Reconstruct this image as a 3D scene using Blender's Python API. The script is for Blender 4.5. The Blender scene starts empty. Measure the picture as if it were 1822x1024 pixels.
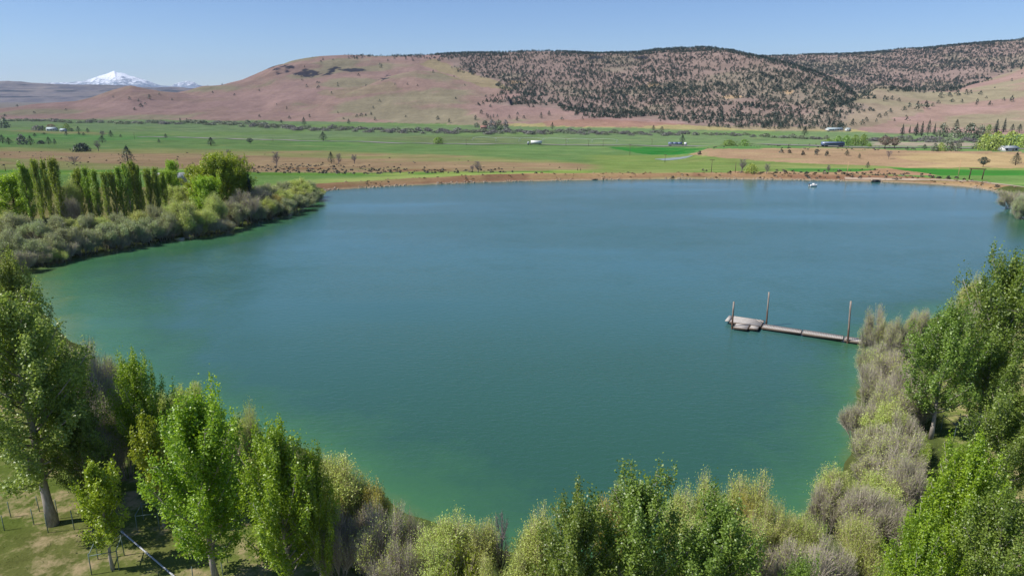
import bpy, math, random
import numpy as np

# ------------------------------------------------------------------ camera, world, sun, exposure
C = bpy.context.scene
H = 30.0                       # drone height above the lake surface (lake is z = 0)
PITCH = math.radians(15.72)
FPX = 1215.0                   # focal length in photo pixels (photo 1822 x 1024)
PW, PH = 1822.0, 1024.0
cam_data = bpy.data.cameras.new('camera')
cam_data.sensor_width = 36.0
cam_data.lens = 36.0 * FPX / PW
cam_data.clip_start = 0.5
cam_data.clip_end = 60000.0
cam = bpy.data.objects.new('camera', cam_data)
cam.location = (0, 0, H)
cam.rotation_euler = (math.pi / 2 - PITCH, 0, 0)
C.collection.objects.link(cam)
C.camera = cam

SUN_EL = math.radians(50.0)
SUN_DIR = np.array([-0.97, -0.24, 0.0]); SUN_DIR /= np.linalg.norm(SUN_DIR)   # horizontal direction towards the sun
SUN_VEC = np.array([SUN_DIR[0] * math.cos(SUN_EL), SUN_DIR[1] * math.cos(SUN_EL), math.sin(SUN_EL)])
w = bpy.data.worlds.new('World'); C.world = w; w.use_nodes = True
nt = w.node_tree; nt.nodes.clear()
wo = nt.nodes.new('ShaderNodeOutputWorld'); bg = nt.nodes.new('ShaderNodeBackground')
sky = nt.nodes.new('ShaderNodeTexSky'); sky.sky_type = 'NISHITA'; sky.sun_disc = False
sky.sun_elevation = SUN_EL
sky.sun_rotation = math.atan2(SUN_DIR[0], SUN_DIR[1])
sky.altitude = 900.0; sky.air_density = 1.0; sky.dust_density = 0.0; sky.ozone_density = 4.0
bg.inputs['Strength'].default_value = 0.080
tint = nt.nodes.new('ShaderNodeMix'); tint.data_type = 'RGBA'; tint.blend_type = 'MULTIPLY'; tint.inputs[0].default_value = 1.0; tint.inputs[7].default_value = (0.77, 0.835, 1.0, 1)   # clear dry air: a deeper blue
nt.links.new(sky.outputs[0], tint.inputs[6]); nt.links.new(tint.outputs[2], bg.inputs[0]); nt.links.new(bg.outputs[0], wo.inputs[0])
sl = bpy.data.lights.new('sun', 'SUN'); sl.energy = 4.4; sl.angle = math.radians(0.5); sl.color = (1.0, 0.955, 0.88)
so = bpy.data.objects.new('sun', sl); C.collection.objects.link(so)
from mathutils import Vector, Matrix
so.rotation_euler = Vector(SUN_VEC).to_track_quat('Z', 'Y').to_euler()
so.location = (-100, -30, 200)
C.view_settings.view_transform = 'Standard'; C.view_settings.look = 'None'
C.view_settings.exposure = 0.6; C.view_settings.gamma = 1.0
cy = C.cycles
cy.max_bounces = 6; cy.diffuse_bounces = 4; cy.glossy_bounces = 2; cy.transmission_bounces = 3
cy.volume_bounces = 0; cy.transparent_max_bounces = 4; cy.caustics_reflective = False; cy.caustics_refractive = False
C.render.film_transparent = False

# ------------------------------------------------------------------ projection helpers
CT, ST = math.cos(PITCH), math.sin(PITCH)

def ray(px, py):
    px = np.asarray(px, float); py = np.asarray(py, float)
    a = (px - PW / 2) / FPX; b = (PH / 2 - py) / FPX
    return a, CT + b * ST, -ST + b * CT

def at_depth(px, py, Y):
    a, dy, dz = ray(px, py); s = np.asarray(Y, float) / dy
    return s * a, H + s * dz

def on_level(px, py, z=0.0):
    a, dy, dz = ray(px, py); s = (z - H) / dz
    return s * a, s * dy

def project(X, Y, Z):
    d = Y * CT - (Z - H) * ST
    d = np.where(d < 1.0, 1.0, d)
    return PW / 2 + FPX * X / d, PH / 2 - FPX * (Y * ST + (Z - H) * CT) / d, d

def lin(r, g, b, k=1.0):
    c = np.array([r, g, b], float) / 255.0
    c = np.where(c <= 0.04045, c / 12.92, ((c + 0.055) / 1.055) ** 2.4)
    return c * k

# ------------------------------------------------------------------ noise
def _hash(ix, iy, seed):
    h = (ix.astype(np.int64) * 374761393 + iy.astype(np.int64) * 668265263 + seed * 974711) & 0xFFFFFFFF
    h = ((h ^ (h >> 13)) * 1274126177) & 0xFFFFFFFF
    h = h ^ (h >> 16)
    return (h & 0xFFFFFF) / float(0xFFFFFF)

def vnoise(x, y, seed=0):
    ix = np.floor(x); iy = np.floor(y); fx = x - ix; fy = y - iy
    fx = fx * fx * (3 - 2 * fx); fy = fy * fy * (3 - 2 * fy)
    a = _hash(ix, iy, seed); b = _hash(ix + 1, iy, seed); c = _hash(ix, iy + 1, seed); d = _hash(ix + 1, iy + 1, seed)
    return (a * (1 - fx) + b * fx) * (1 - fy) + (c * (1 - fx) + d * fx) * fy

def fbm(x, y, seed=0, octv=4, gain=0.5):
    t = 0.0; amp = 1.0; n = 0.0
    for k in range(octv):
        t = t + amp * vnoise(x * 2 ** k + 17.3 * k, y * 2 ** k - 9.1 * k, seed + k); n += amp; amp *= gain
    return t / n          # 0..1

def sstep(a, b, x):
    t = np.clip((x - a) / (b - a), 0, 1); return t * t * (3 - 2 * t)

def in_poly(px, py, poly):
    inside = np.zeros(np.shape(px), bool); n = len(poly)
    for i in range(n):
        x0, y0 = poly[i]; x1, y1 = poly[(i + 1) % n]
        if y0 == y1: continue
        c = ((y0 > py) != (y1 > py)) & (px < (x1 - x0) * (py - y0) / (y1 - y0) + x0)
        inside ^= c
    return inside

# ------------------------------------------------------------------ lake outline (traced on the water level)
SHORE_PX = [(575, 340), (600, 337), (650, 334), (700, 331), (760, 328.5), (800, 327), (870, 324), (950, 322), (1030, 320.5), (1100, 319.5), (1180, 318.5),
            (1250, 318.5), (1330, 319), (1400, 320), (1480, 321.5), (1550, 323), (1610, 325), (1680, 329), (1730, 333), (1775, 340), (1800, 352),
            (1822, 375), (1850, 405), (1880, 440), (1880, 480), (1830, 520), (1760, 545), (1700, 555), (1640, 570), (1590, 590), (1560, 605), (1548, 630),
            (1536, 660), (1525, 700), (1520, 740), (1520, 790), (1510, 830), (1480, 870), (1440, 905), (1400, 935), (1340, 960), (1240, 985), (1140, 1000),
            (1040, 1005), (940, 998), (860, 975), (790, 945), (730, 915), (680, 880), (640, 850), (590, 825), (540, 800), (470, 775), (400, 755),
            (330, 735), (260, 705), (200, 670), (150, 630), (100, 580), (60, 535), (36, 500), (44, 478), (75, 470), (110, 462), (155, 452), (200, 443), (250, 435),
            (300, 426), (360, 418), (410, 412), (424, 403), (450, 396), (500, 384), (530, 373), (555, 361), (572, 350)]
_sx, _sy = on_level([p[0] for p in SHORE_PX], [p[1] for p in SHORE_PX], 0.0)
def _smooth_loop(x, y, n=4):
    for _ in range(2):
        x = np.stack([0.75 * x + 0.25 * np.roll(x, -1), 0.25 * x + 0.75 * np.roll(x, -1)], 1).ravel()
        y = np.stack([0.75 * y + 0.25 * np.roll(y, -1), 0.25 * y + 0.75 * np.roll(y, -1)], 1).ravel()
    return x, y
SX, SY = _smooth_loop(_sx, _sy)

def shore_dist(X, Y):
    """signed distance to the shoreline, positive on land (only exact within ~150 m)"""
    X = np.asarray(X, float); Y = np.asarray(Y, float); shp = X.shape
    x = X.ravel(); y = Y.ravel(); out = np.full(x.shape, 400.0)
    near = (x > SX.min() - 160) & (x < SX.max() + 160) & (y > SY.min() - 80) & (y < SY.max() + 160)
    xs = x[near]; ys = y[near]; d2 = np.full(xs.shape, 1e9); ins = np.zeros(xs.shape, bool); n = len(SX)
    for i in range(n):
        ax, ay = SX[i], SY[i]; bx, by = SX[(i + 1) % n], SY[(i + 1) % n]
        ex, ey = bx - ax, by - ay; L = ex * ex + ey * ey + 1e-9
        t = np.clip(((xs - ax) * ex + (ys - ay) * ey) / L, 0, 1)
        d2 = np.minimum(d2, (xs - ax - t * ex) ** 2 + (ys - ay - t * ey) ** 2)
        if ay != by:
            ins ^= ((ay > ys) != (by > ys)) & (xs < (bx - ax) * (ys - ay) / (by - ay) + ax)
    d = np.sqrt(d2); d[ins] *= -1
    d = d + (vnoise(xs * 0.35, ys * 0.35, 5) - 0.5) * 0.9
    out[near] = np.minimum(d, 400.0)
    return out.reshape(shp)

# ------------------------------------------------------------------ terrain height
VALLEY_Y = np.array([-100, 195, 240, 262, 275, 300, 400, 600, 800, 1000, 1500, 9000.])
VALLEY_Z = np.array([1.6, 1.6, 0.9, 0.9, -0.2, -2.8, -8.0, -15, -19, -21, -22, -22.])

def smooth1(a, k):
    for _ in range(k):
        p = np.pad(a, 1, mode='edge'); a = (p[:-2] + 2 * p[1:-1] + p[2:]) / 4
    return a

class Ridge:
    def __init__(self, crest, base, shape, back, smooth=3):
        px = np.array([c[0] for c in crest], float); py = np.array([c[1] for c in crest], float); Yc = np.array([c[2] for c in crest], float)
        X, Z = at_depth(px, py, Yc); t = X / Yc; o = np.argsort(t)
        self.t = np.linspace(t.min(), t.max(), 400)
        self.Zc = smooth1(np.interp(self.t, t[o], Z[o]), smooth); self.Yc = smooth1(np.interp(self.t, t[o], Yc[o]), smooth * 3)
        bt = np.array([((b[0] - PW / 2) / FPX) / (CT + (PH / 2 - 190) / FPX * ST) for b in base]); bY = np.array([b[1] for b in base], float)
        self.Yb = smooth1(np.interp(self.t, bt, bY), 10)
        self.shape = np.array(shape, float).T; self.back = back
    def __call__(self, X, Y, zv):
        t = X / np.maximum(Y, 1.0)
        Zc = np.interp(t, self.t, self.Zc); Yc = np.interp(t, self.t, self.Yc); Yb = np.interp(t, self.t, self.Yb)
        edge = sstep(self.t[0] - 0.06, self.t[0], t) * (1 - sstep(self.t[-1], self.t[-1] + 0.06, t))
        u = (Y - Yb) / np.maximum(Yc - Yb, 30)
        f = zv + (Zc - zv) * np.interp(u, self.shape[0], self.shape[1]) * edge
        over = np.maximum(Y - Yc, 0)
        f = f - self.back * over * over / (over + 120)
        return np.where(u <= 0, zv - 30, f)

LIN = [(0, 0), (.15, .06), (.4, .30), (.7, .66), (.9, .93), (1, 1)]
RIDGES = [
    # main plateau: bald on the left, wooded on the right
    Ridge([(270, 190, 2300), (300, 167, 2350), (330, 160, 2400), (360, 152, 2400), (390, 150, 2400), (430, 141, 2450), (468, 127, 2500), (485, 118, 2500), (520, 107, 2600), (560, 102.5, 2650), (620, 99, 2700),
           (700, 98, 2750), (800, 96, 2750), (920, 94, 2700), (1040, 94.5, 2600), (1130, 92, 2550), (1200, 86, 2500), (1260, 84, 2450), (1300, 88, 2350), (1350, 99, 2200),
           (1420, 116, 2050), (1480, 140, 1850), (1525, 168, 1650), (1560, 200, 1400)],
          [(200, 1650), (300, 1560), (600, 1420), (800, 1300), (900, 1230), (1200, 1080), (1500, 980), (1600, 950)],
          [(0, 0), (.2, .1), (.45, .34), (.66, .60), (.76, .76), (.80, .86), (.9, .94), (1, 1)], 0.16),
    # bald spur in front of it
    Ridge([(560, 190, 1700), (620, 165, 1800), (680, 142, 1900), (740, 126, 1950), (780, 127, 1950), (820, 139, 1900), (860, 146, 1850), (888, 153, 1780), (902, 168, 1650), (912, 195, 1480)],
          [(500, 1450), (700, 1350), (950, 1220)], [(0, 0), (.2, .10), (.5, .38), (.75, .72), (.92, .96), (1, 1)], 0.35),
    # low knoll at the middle
    Ridge([(790, 222, 1300), (850, 200, 1400), (890, 190, 1450), (940, 186, 1500), (990, 190, 1450), (1050, 200, 1350), (1110, 216, 1230)],
          [(780, 1290), (950, 1190), (1150, 1100)], [(0, 0), (.3, .2), (.7, .7), (1, 1)], 0.30),
    # left foothills
    Ridge([(-400, 180, 2100), (-100, 186, 2000), (0, 191, 1900), (30, 189, 1900), (60, 184, 1950), (100, 180, 2000), (130, 178, 2050), (165, 170, 2050), (200, 159, 2100), (232, 152, 2100), (262, 158, 2100), (290, 164, 2100), (340, 172, 2050), (420, 180, 1950), (520, 205, 1700)],
          [(-100, 1650), (100, 1600), (300, 1540), (560, 1450)], [(0, 0), (.2, .12), (.5, .42), (.8, .82), (.93, .97), (1, 1)], 0.22),
    # back ridge on the right
    Ridge([(1180, 130, 3300), (1300, 103, 3400), (1350, 98, 3400), (1420, 96.5, 3400), (1480, 95.5, 3400), (1560, 91.5, 3350), (1640, 85.5, 3300), (1720, 77.5, 3250), (1822, 69, 3200), (2000, 58, 3100), (2400, 60, 3000)],
          [(1200, 1900), (1500, 1750), (1822, 1700), (2400, 1600)], LIN, 0.16),
    # bald apron in front of it on the right
    Ridge([(1440, 226, 1080), (1490, 200, 1300), (1530, 172, 1550), (1560, 158, 1700), (1600, 159, 1750), (1650, 163, 1750), (1700, 158, 1800), (1750, 143, 1850), (1822, 119, 1900), (1950, 85, 1950), (2400, 60, 1950)],
          [(1400, 1020), (1600, 960), (1822, 930), (2400, 900)], [(0, 0), (.15, .07), (.45, .36), (.8, .78), (.95, .97), (1, 1)], 0.25),
]

def smax(a, b, k):
    h = np.clip(0.5 + 0.5 * (a - b) / k, 0, 1)
    return b * (1 - h) + a * h + k * h * (1 - h)

def terrain(X, Y, parts=False):
    X = np.asarray(X, float); Y = np.asarray(Y, float)
    s = shore_dist(X, Y)
    zv = np.interp(Y, VALLEY_Y, VALLEY_Z)
    ppx = PW / 2 + FPX * X / np.maximum(Y * CT, 1)
    # gentle bench on the right beyond the dam
    zv = zv + 6.0 * sstep(1180, 1320, ppx) * sstep(370, 440, Y + 25 * (fbm(X / 90, Y / 90, 31) - 0.5)) * (1 - sstep(560, 680, Y))
    zv = zv + (fbm(X / 60, Y / 60, 3) - 0.5) * np.interp(Y, [0, 200, 300, 800, 1500], [0.5, 0.8, 2.0, 4.0, 6.0])
    far = sstep(195, 230, Y)
    crest = far * 0.5 * np.exp(-((s - 7.0) / 3.0) ** 2)
    land = zv + crest
    slope = np.where(s > 0, s * (0.26 + 0.08 * far), s * 0.22)
    z = np.where(s < 30, np.minimum(land, slope), land)
    z = np.maximum(z, -4.0 + 0 * z) if False else np.where(s < 0, np.maximum(slope, -4.0), z)
    hill = zv - 30
    for r in RIDGES:
        hill = smax(hill, r(X, Y, zv), 7.0)
    amt = np.clip((hill - zv) / 60.0, 0, 1)
    g = np.abs(fbm(X / 260 + 0.15 * Y / 260, Y / 520, 41, 4) - 0.5) * 2         # gullies running downhill
    rough = (g - 0.28) * 26 * amt + (fbm(X / 45, Y / 60, 47, 3) - 0.5) * 5 * amt
    hz = hill + rough * (1 - 0.55 * sstep(0.8, 1.0, amt))
    on = (Y > 900)
    z2 = np.where(on, np.maximum(z, hz), z)
    if parts:
        return z2, s, np.where(on, hz - zv, -30.0)
    return z2

def ground_at(px, py):
    """where the ray through a photo pixel meets the terrain"""
    a, dy, dz = [float(v) for v in ray(px, py)]
    Ys = np.concatenate([np.linspace(20, 300, 700), np.linspace(301, 1200, 900), np.linspace(1203, 4200, 900)])
    s = Ys / dy
    X = s * a; Z = H + s * dz
    T = terrain(X, Ys)
    hit = np.nonzero(Z <= T)[0]
    if len(hit) == 0: i = int(np.argmin(Z - T))
    else: i = int(hit[0])
    if i > 0 and len(hit):
        d0 = Z[i - 1] - T[i - 1]; d1 = Z[i] - T[i]; f = d0 / (d0 - d1 + 1e-9)
        Yh = Ys[i - 1] + f * (Ys[i] - Ys[i - 1]); 
    else: Yh = Ys[i]
    Xh = Yh / dy * a
    return Xh, Yh, float(terrain(np.array([Xh]), np.array([Yh]))[0])

# ------------------------------------------------------------------ mesh + object helpers
COL = C.collection

def mesh_np(name, V, F, mats=(), midx=None, smooth=False, attrs=None, colors=None):
    """F: list of arrays (k,3) / (k,4)"""
    me = bpy.data.meshes.new(name)
    V = np.asarray(V, np.float32)
    me.vertices.add(len(V)); me.vertices.foreach_set('co', V.ravel())
    Fs = [np.asarray(f, np.int32) for f in F if len(f)]
    loops = np.concatenate([f.ravel() for f in Fs]); sizes = np.concatenate([np.full(len(f), f.shape[1], np.int32) for f in Fs])
    starts = np.concatenate([[0], np.cumsum(sizes)[:-1]]).astype(np.int32)
    me.loops.add(len(loops)); me.loops.foreach_set('vertex_index', loops)
    me.polygons.add(len(sizes)); me.polygons.foreach_set('loop_start', starts); me.polygons.foreach_set('loop_total', sizes)
    if smooth: me.polygons.foreach_set('use_smooth', np.ones(len(sizes), bool))
    for m in mats: me.materials.append(m)
    if midx is not None: me.polygons.foreach_set('material_index', np.asarray(midx, np.int32))
    for k, v in (attrs or {}).items():
        a = me.attributes.new(k, 'FLOAT', 'POINT'); a.data.foreach_set('value', np.asarray(v, np.float32))
    for k, v in (colors or {}).items():
        a = me.attributes.new(k, 'FLOAT_COLOR', 'POINT')
        v = np.asarray(v, np.float32)
        if v.shape[1] == 3: v = np.concatenate([v, np.ones((len(v), 1), np.float32)], 1)
        a.data.foreach_set('color', v.ravel())
    me.update(calc_edges=True)
    return me

def link(name, me, parent=None, loc=(0, 0, 0), rotz=0.0, scale=(1, 1, 1)):
    o = bpy.data.objects.new(name, me); COL.objects.link(o)
    o.location = loc; o.rotation_euler = (0, 0, rotz); o.scale = scale
    if parent is not None: o.parent = parent
    return o

def tag(o, label=None, cat=None, group=None, kind=None):
    if label: o['label'] = label
    if cat: o['category'] = cat
    if group: o['group'] = group
    if kind: o['kind'] = kind
    return o

def structure(name, me, **k):
    return tag(link(name, me, **k), kind='structure')

class MB:
    """collects boxes, tubes and leaves for ONE mesh"""
    def __init__(self): self.V = []; self.Q = []; self.T = []; self.n = 0; self.tint = []; self.mq = []; self.mt = []
    def add(self, V, Q=None, T=None, tint=0.5, mat=0):
        V = np.asarray(V, float); self.V.append(V)
        if Q is not None and len(Q): self.Q.append(np.asarray(Q) + self.n); self.mq.append(np.full(len(Q), mat))
        if T is not None and len(T): self.T.append(np.asarray(T) + self.n); self.mt.append(np.full(len(T), mat))
        self.n += len(V); self.tint.append(np.broadcast_to(np.asarray(tint, float), (len(V),)))
    def box(self, c, size, rotz=0.0, mat=0, tint=0.5, M=None):
        sx, sy, sz = [q / 2 for q in size]
        v = np.array([(-sx, -sy, -sz), (sx, -sy, -sz), (sx, sy, -sz), (-sx, sy, -sz), (-sx, -sy, sz), (sx, -sy, sz), (sx, sy, sz), (-sx, sy, sz)])
        if M is not None: v = v @ np.asarray(M).T
        c_, s_ = math.cos(rotz), math.sin(rotz)
        v = np.stack([v[:, 0] * c_ - v[:, 1] * s_, v[:, 0] * s_ + v[:, 1] * c_, v[:, 2]], 1) + np.asarray(c)
        self.add(v, [(0, 3, 2, 1), (4, 5, 6, 7), (0, 1, 5, 4), (1, 2, 6, 5), (2, 3, 7, 6), (3, 0, 4, 7)], None, tint, mat)
    def tube(self, P, R, sides=5, mat=0, tint=0.5, cap=True):
        P = np.asarray(P, float); R = np.asarray(R, float); n = len(P)
        d = np.gradient(P, axis=0); d /= np.linalg.norm(d, axis=1, keepdims=True) + 1e-9
        ref = np.array([0, 0, 1.0]) if abs(d[:, 2]).mean() < 0.8 else np.array([1.0, 0, 0])
        a = np.cross(d, ref); a /= np.linalg.norm(a, axis=1, keepdims=True) + 1e-9; b = np.cross(d, a)
        th = np.arange(sides) * 2 * math.pi / sides
        V = P[:, None] + R[:, None, None] * (a[:, None] * np.cos(th)[None, :, None] + b[:, None] * np.sin(th)[None, :, None])
        i = np.arange(n - 1)[:, None] * sides; j = np.arange(sides)[None, :]; k = (j + 1) % sides
        Q = np.stack([i + j, i + k, i + sides + k, i + sides + j], -1).reshape(-1, 4)
        V = V.reshape(-1, 3); T = None
        if cap:
            V = np.concatenate([V, P[-1:] + d[-1:] * R[-1] * 0.3, P[:1]]); m = n * sides
            T = [((n - 1) * sides + q, (n - 1) * sides + (q + 1) % sides, m) for q in range(sides)] + [((q + 1) % sides, q, m + 1) for q in range(sides)]
        self.add(V, Q, T, tint, mat)
    def mesh(self, name, mats, smooth=False):
        V = np.concatenate(self.V); F = []; mi = []
        if self.Q: F.append(np.concatenate(self.Q)); mi.append(np.concatenate(self.mq))
        if self.T: F.append(np.concatenate(self.T)); mi.append(np.concatenate(self.mt))
        return mesh_np(name, V, F, mats, np.concatenate(mi), smooth, {'tint': np.concatenate(self.tint)})

# ------------------------------------------------------------------ materials
class N:
    """little node-building helper"""
    def __init__(self, name):
        self.m = bpy.data.materials.new(name); self.m.use_nodes = True; self.t = self.m.node_tree; self.t.nodes.clear()
        self.out = self.t.nodes.new('ShaderNodeOutputMaterial')
    def n(self, typ, ins=None, **props):
        x = self.t.nodes.new(typ)
        for k, v in props.items(): setattr(x, k, v)
        for k, v in (ins or {}).items():
            s = x.inputs[k]
            if isinstance(v, bpy.types.NodeSocket): self.t.links.new(v, s)
            else: s.default_value = v
        return x
    def noise(self, vec, scale, detail=3, rough=0.55, dist=0.0):
        return self.n('ShaderNodeTexNoise', {'Vector': vec, 'Scale': scale, 'Detail': detail, 'Roughness': rough, 'Distortion': dist}).outputs[0]
    def ramp(self, fac, stops):
        r = self.n('ShaderNodeValToRGB', {'Fac': fac}); e = r.color_ramp.elements
        while len(e) < len(stops): e.new(0.5)
        for el, (p, c) in zip(e, stops): el.position = p; el.color = (*c[:3], 1) if not np.isscalar(c) else (c, c, c, 1)
        return r.outputs[0]
    def math(self, op, a, b=0.0, clamp=False):
        x = self.n('ShaderNodeMath', {0: a, 1: b}, operation=op); x.use_clamp = clamp; return x.outputs[0]
    def mix(self, fac, a, b, mode='MIX'):
        x = self.n('ShaderNodeMix', None, data_type='RGBA', blend_type=mode)
        for s, v in ((x.inputs[0], fac), (x.inputs[6], a), (x.inputs[7], b)):
            if isinstance(v, bpy.types.NodeSocket): self.t.links.new(v, s)
            else: s.default_value = v if not hasattr(v, '__len__') or len(v) == 4 else (*v, 1)
        return x.outputs[2]
    def attr(self, name, out='Fac'):
        return self.n('ShaderNodeAttribute', attribute_name=name).outputs[out]
    def pos(self): return self.n('ShaderNodeNewGeometry').outputs['Position']
    def obj(self): return self.n('ShaderNodeTexCoord').outputs['Object']
    def surf(self, s): self.t.links.new(s, self.out.inputs['Surface']); return self.m

def plain(name, col, rough=0.8, var=0.25, scale=3.0, metal=0.0):
    q = N(name); c = q.noise(q.obj(), scale, 4)
    base = q.mix(c, tuple(np.array(col) * (1 - var)), tuple(np.clip(np.array(col) * (1 + var), 0, 1)))
    return q.surf(q.n('ShaderNodeBsdfPrincipled', {'Base Color': base, 'Roughness': rough, 'Metallic': metal}).outputs[0])

def leaf_mat(name, dark, light, trans=0.52, inst=0.25):
    """each leaf has its own tint; each plant a slight shift of its own"""
    q = N(name)
    t = q.attr('tint')
    r = q.n('ShaderNodeObjectInfo').outputs['Random']
    base = q.mix(t, dark, light)
    hsv = q.n('ShaderNodeHueSaturation', {'Color': base, 'Hue': q.math('ADD', q.math('MULTIPLY', r, 0.035 * inst / 0.25), 0.5 - 0.0175 * inst / 0.25),
                                           'Value': q.math('ADD', q.math('MULTIPLY', r, 2 * inst * 0.6), 1 - inst * 0.6), 'Saturation': 1.0}).outputs[0]
    d = q.n('ShaderNodeBsdfDiffuse', {'Color': hsv}).outputs[0]
    tr = q.n('ShaderNodeBsdfTranslucent', {'Color': q.mix(0.5, hsv, (1.0, 1.0, 0.35), 'MULTIPLY')}).outputs[0]
    x = q.n('ShaderNodeMixShader', {0: trans, 1: d, 2: tr}).outputs[0]
    g = q.n('ShaderNodeBsdfGlossy', {'Color': (1, 1, 1, 1), 'Roughness': 0.45}).outputs[0]
    return q.surf(q.n('ShaderNodeMixShader', {0: 0.035, 1: x, 2: g}).outputs[0])

def bark_mat(name, a, b):
    q = N(name); p = q.obj()
    sc = q.n('ShaderNodeMapping', {'Vector': p, 'Scale': (6, 6, 1.2)}).outputs[0]
    f = q.noise(sc, 2.0, 5, 0.65)
    return q.surf(q.n('ShaderNodeBsdfDiffuse', {'Color': q.ramp(f, [(0.3, a), (0.7, b)])}).outputs[0])

def ground_mat():
    q = N('ground_soil_and_grass'); c = q.attr('albedo', 'Color'); p = q.pos()
    f1 = q.noise(p, 0.9, 4, 0.65); f2 = q.noise(p, 0.035, 5, 0.65); f3 = q.noise(p, 6.0, 2)
    f4 = q.noise(q.n('ShaderNodeMapping', {'Vector': p, 'Scale': (0.02, 0.06, 1), 'Rotation': (0, 0, 0.1)}).outputs[0], 1.0, 5, 0.7)
    k = q.math('ADD', q.math('ADD', q.math('MULTIPLY', f1, 0.8), q.math('MULTIPLY', f2, 0.8)), q.math('ADD', q.math('MULTIPLY', f3, 0.4), q.math('MULTIPLY', f4, 0.7)))
    k = q.math('ADD', k, -0.36)
    kk = q.n('ShaderNodeCombineColor', {0: k, 1: k, 2: k}).outputs[0]
    col = q.mix(1.0, c, kk, 'MULTIPLY')
    far = q.math('SUBTRACT', 1.0, q.attr('lawn'), True)
    tan_ = q.math('MULTIPLY', q.math('MULTIPLY', q.math('SUBTRACT', f4, 0.53, True), 4.0, True), far)
    col = q.mix(q.math('MULTIPLY', tan_, 0.55), col, tuple(lin(176, 166, 118, 0.62)))
    grn = q.math('MULTIPLY', q.math('MULTIPLY', q.math('SUBTRACT', q.noise(q.n('ShaderNodeMapping', {'Vector': p, 'Scale': (0.012, 0.03, 1), 'Location': (40, 9, 0)}).outputs[0], 1.0, 5, 0.65), 0.54, True), 5.0, True), far)
    col = q.mix(q.math('MULTIPLY', grn, 0.5), col, tuple(lin(122, 150, 84, 0.62)))
    dry = q.math('MULTIPLY', q.math('SUBTRACT', q.noise(p, 0.45, 5, 0.75), 0.49, True), q.math('MULTIPLY', q.attr('lawn'), 6.0), True)
    col = q.mix(dry, col, tuple(lin(176, 158, 122, 0.8)))
    b = q.n('ShaderNodeBump', {'Strength': 0.6, 'Distance': 0.15, 'Height': q.math('ADD', f1, q.math('MULTIPLY', f3, 0.4))}).outputs[0]
    return q.surf(q.n('ShaderNodeBsdfDiffuse', {'Color': col, 'Roughness': 0.6, 'Normal': b}).outputs[0])

def hill_mat():
    q = N('hill_soil_and_dry_grass'); c = q.attr('albedo', 'Color'); p = q.pos()
    f1 = q.noise(p, 0.05, 5, 0.7); f2 = q.noise(p, 0.006, 4, 0.6); f3 = q.noise(p, 0.16, 3, 0.7)
    k = q.math('ADD', q.math('ADD', q.math('MULTIPLY', f1, 0.5), q.math('MULTIPLY', f2, 0.3)), q.math('MULTIPLY', f3, 0.6))
    zz = q.n('ShaderNodeSeparateXYZ', {'Vector': p}).outputs[2]
    strata = q.noise(q.n('ShaderNodeCombineXYZ', {0: q.math('MULTIPLY', q.n('ShaderNodeSeparateXYZ', {'Vector': p}).outputs[0], 0.0025), 1: 0.0, 2: q.math('MULTIPLY', zz, 0.085)}).outputs[0], 1.0, 4, 0.7)
    streak = q.noise(q.n('ShaderNodeMapping', {'Vector': p, 'Scale': (0.03, 0.007, 0.02), 'Rotation': (0, 0, 0.5)}).outputs[0], 1.0, 4, 0.7)
    k = q.math('ADD', k, q.math('ADD', q.math('MULTIPLY', strata, 0.55), q.math('MULTIPLY', streak, 0.6)))
    k = q.math('ADD', k, -0.31)
    kk = q.n('ShaderNodeCombineColor', {0: k, 1: k, 2: k}).outputs[0]
    return q.surf(q.n('ShaderNodeBsdfDiffuse', {'Color': q.mix(1.0, c, kk, 'MULTIPLY'), 'Roughness': 0.8}).outputs[0])

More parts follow.
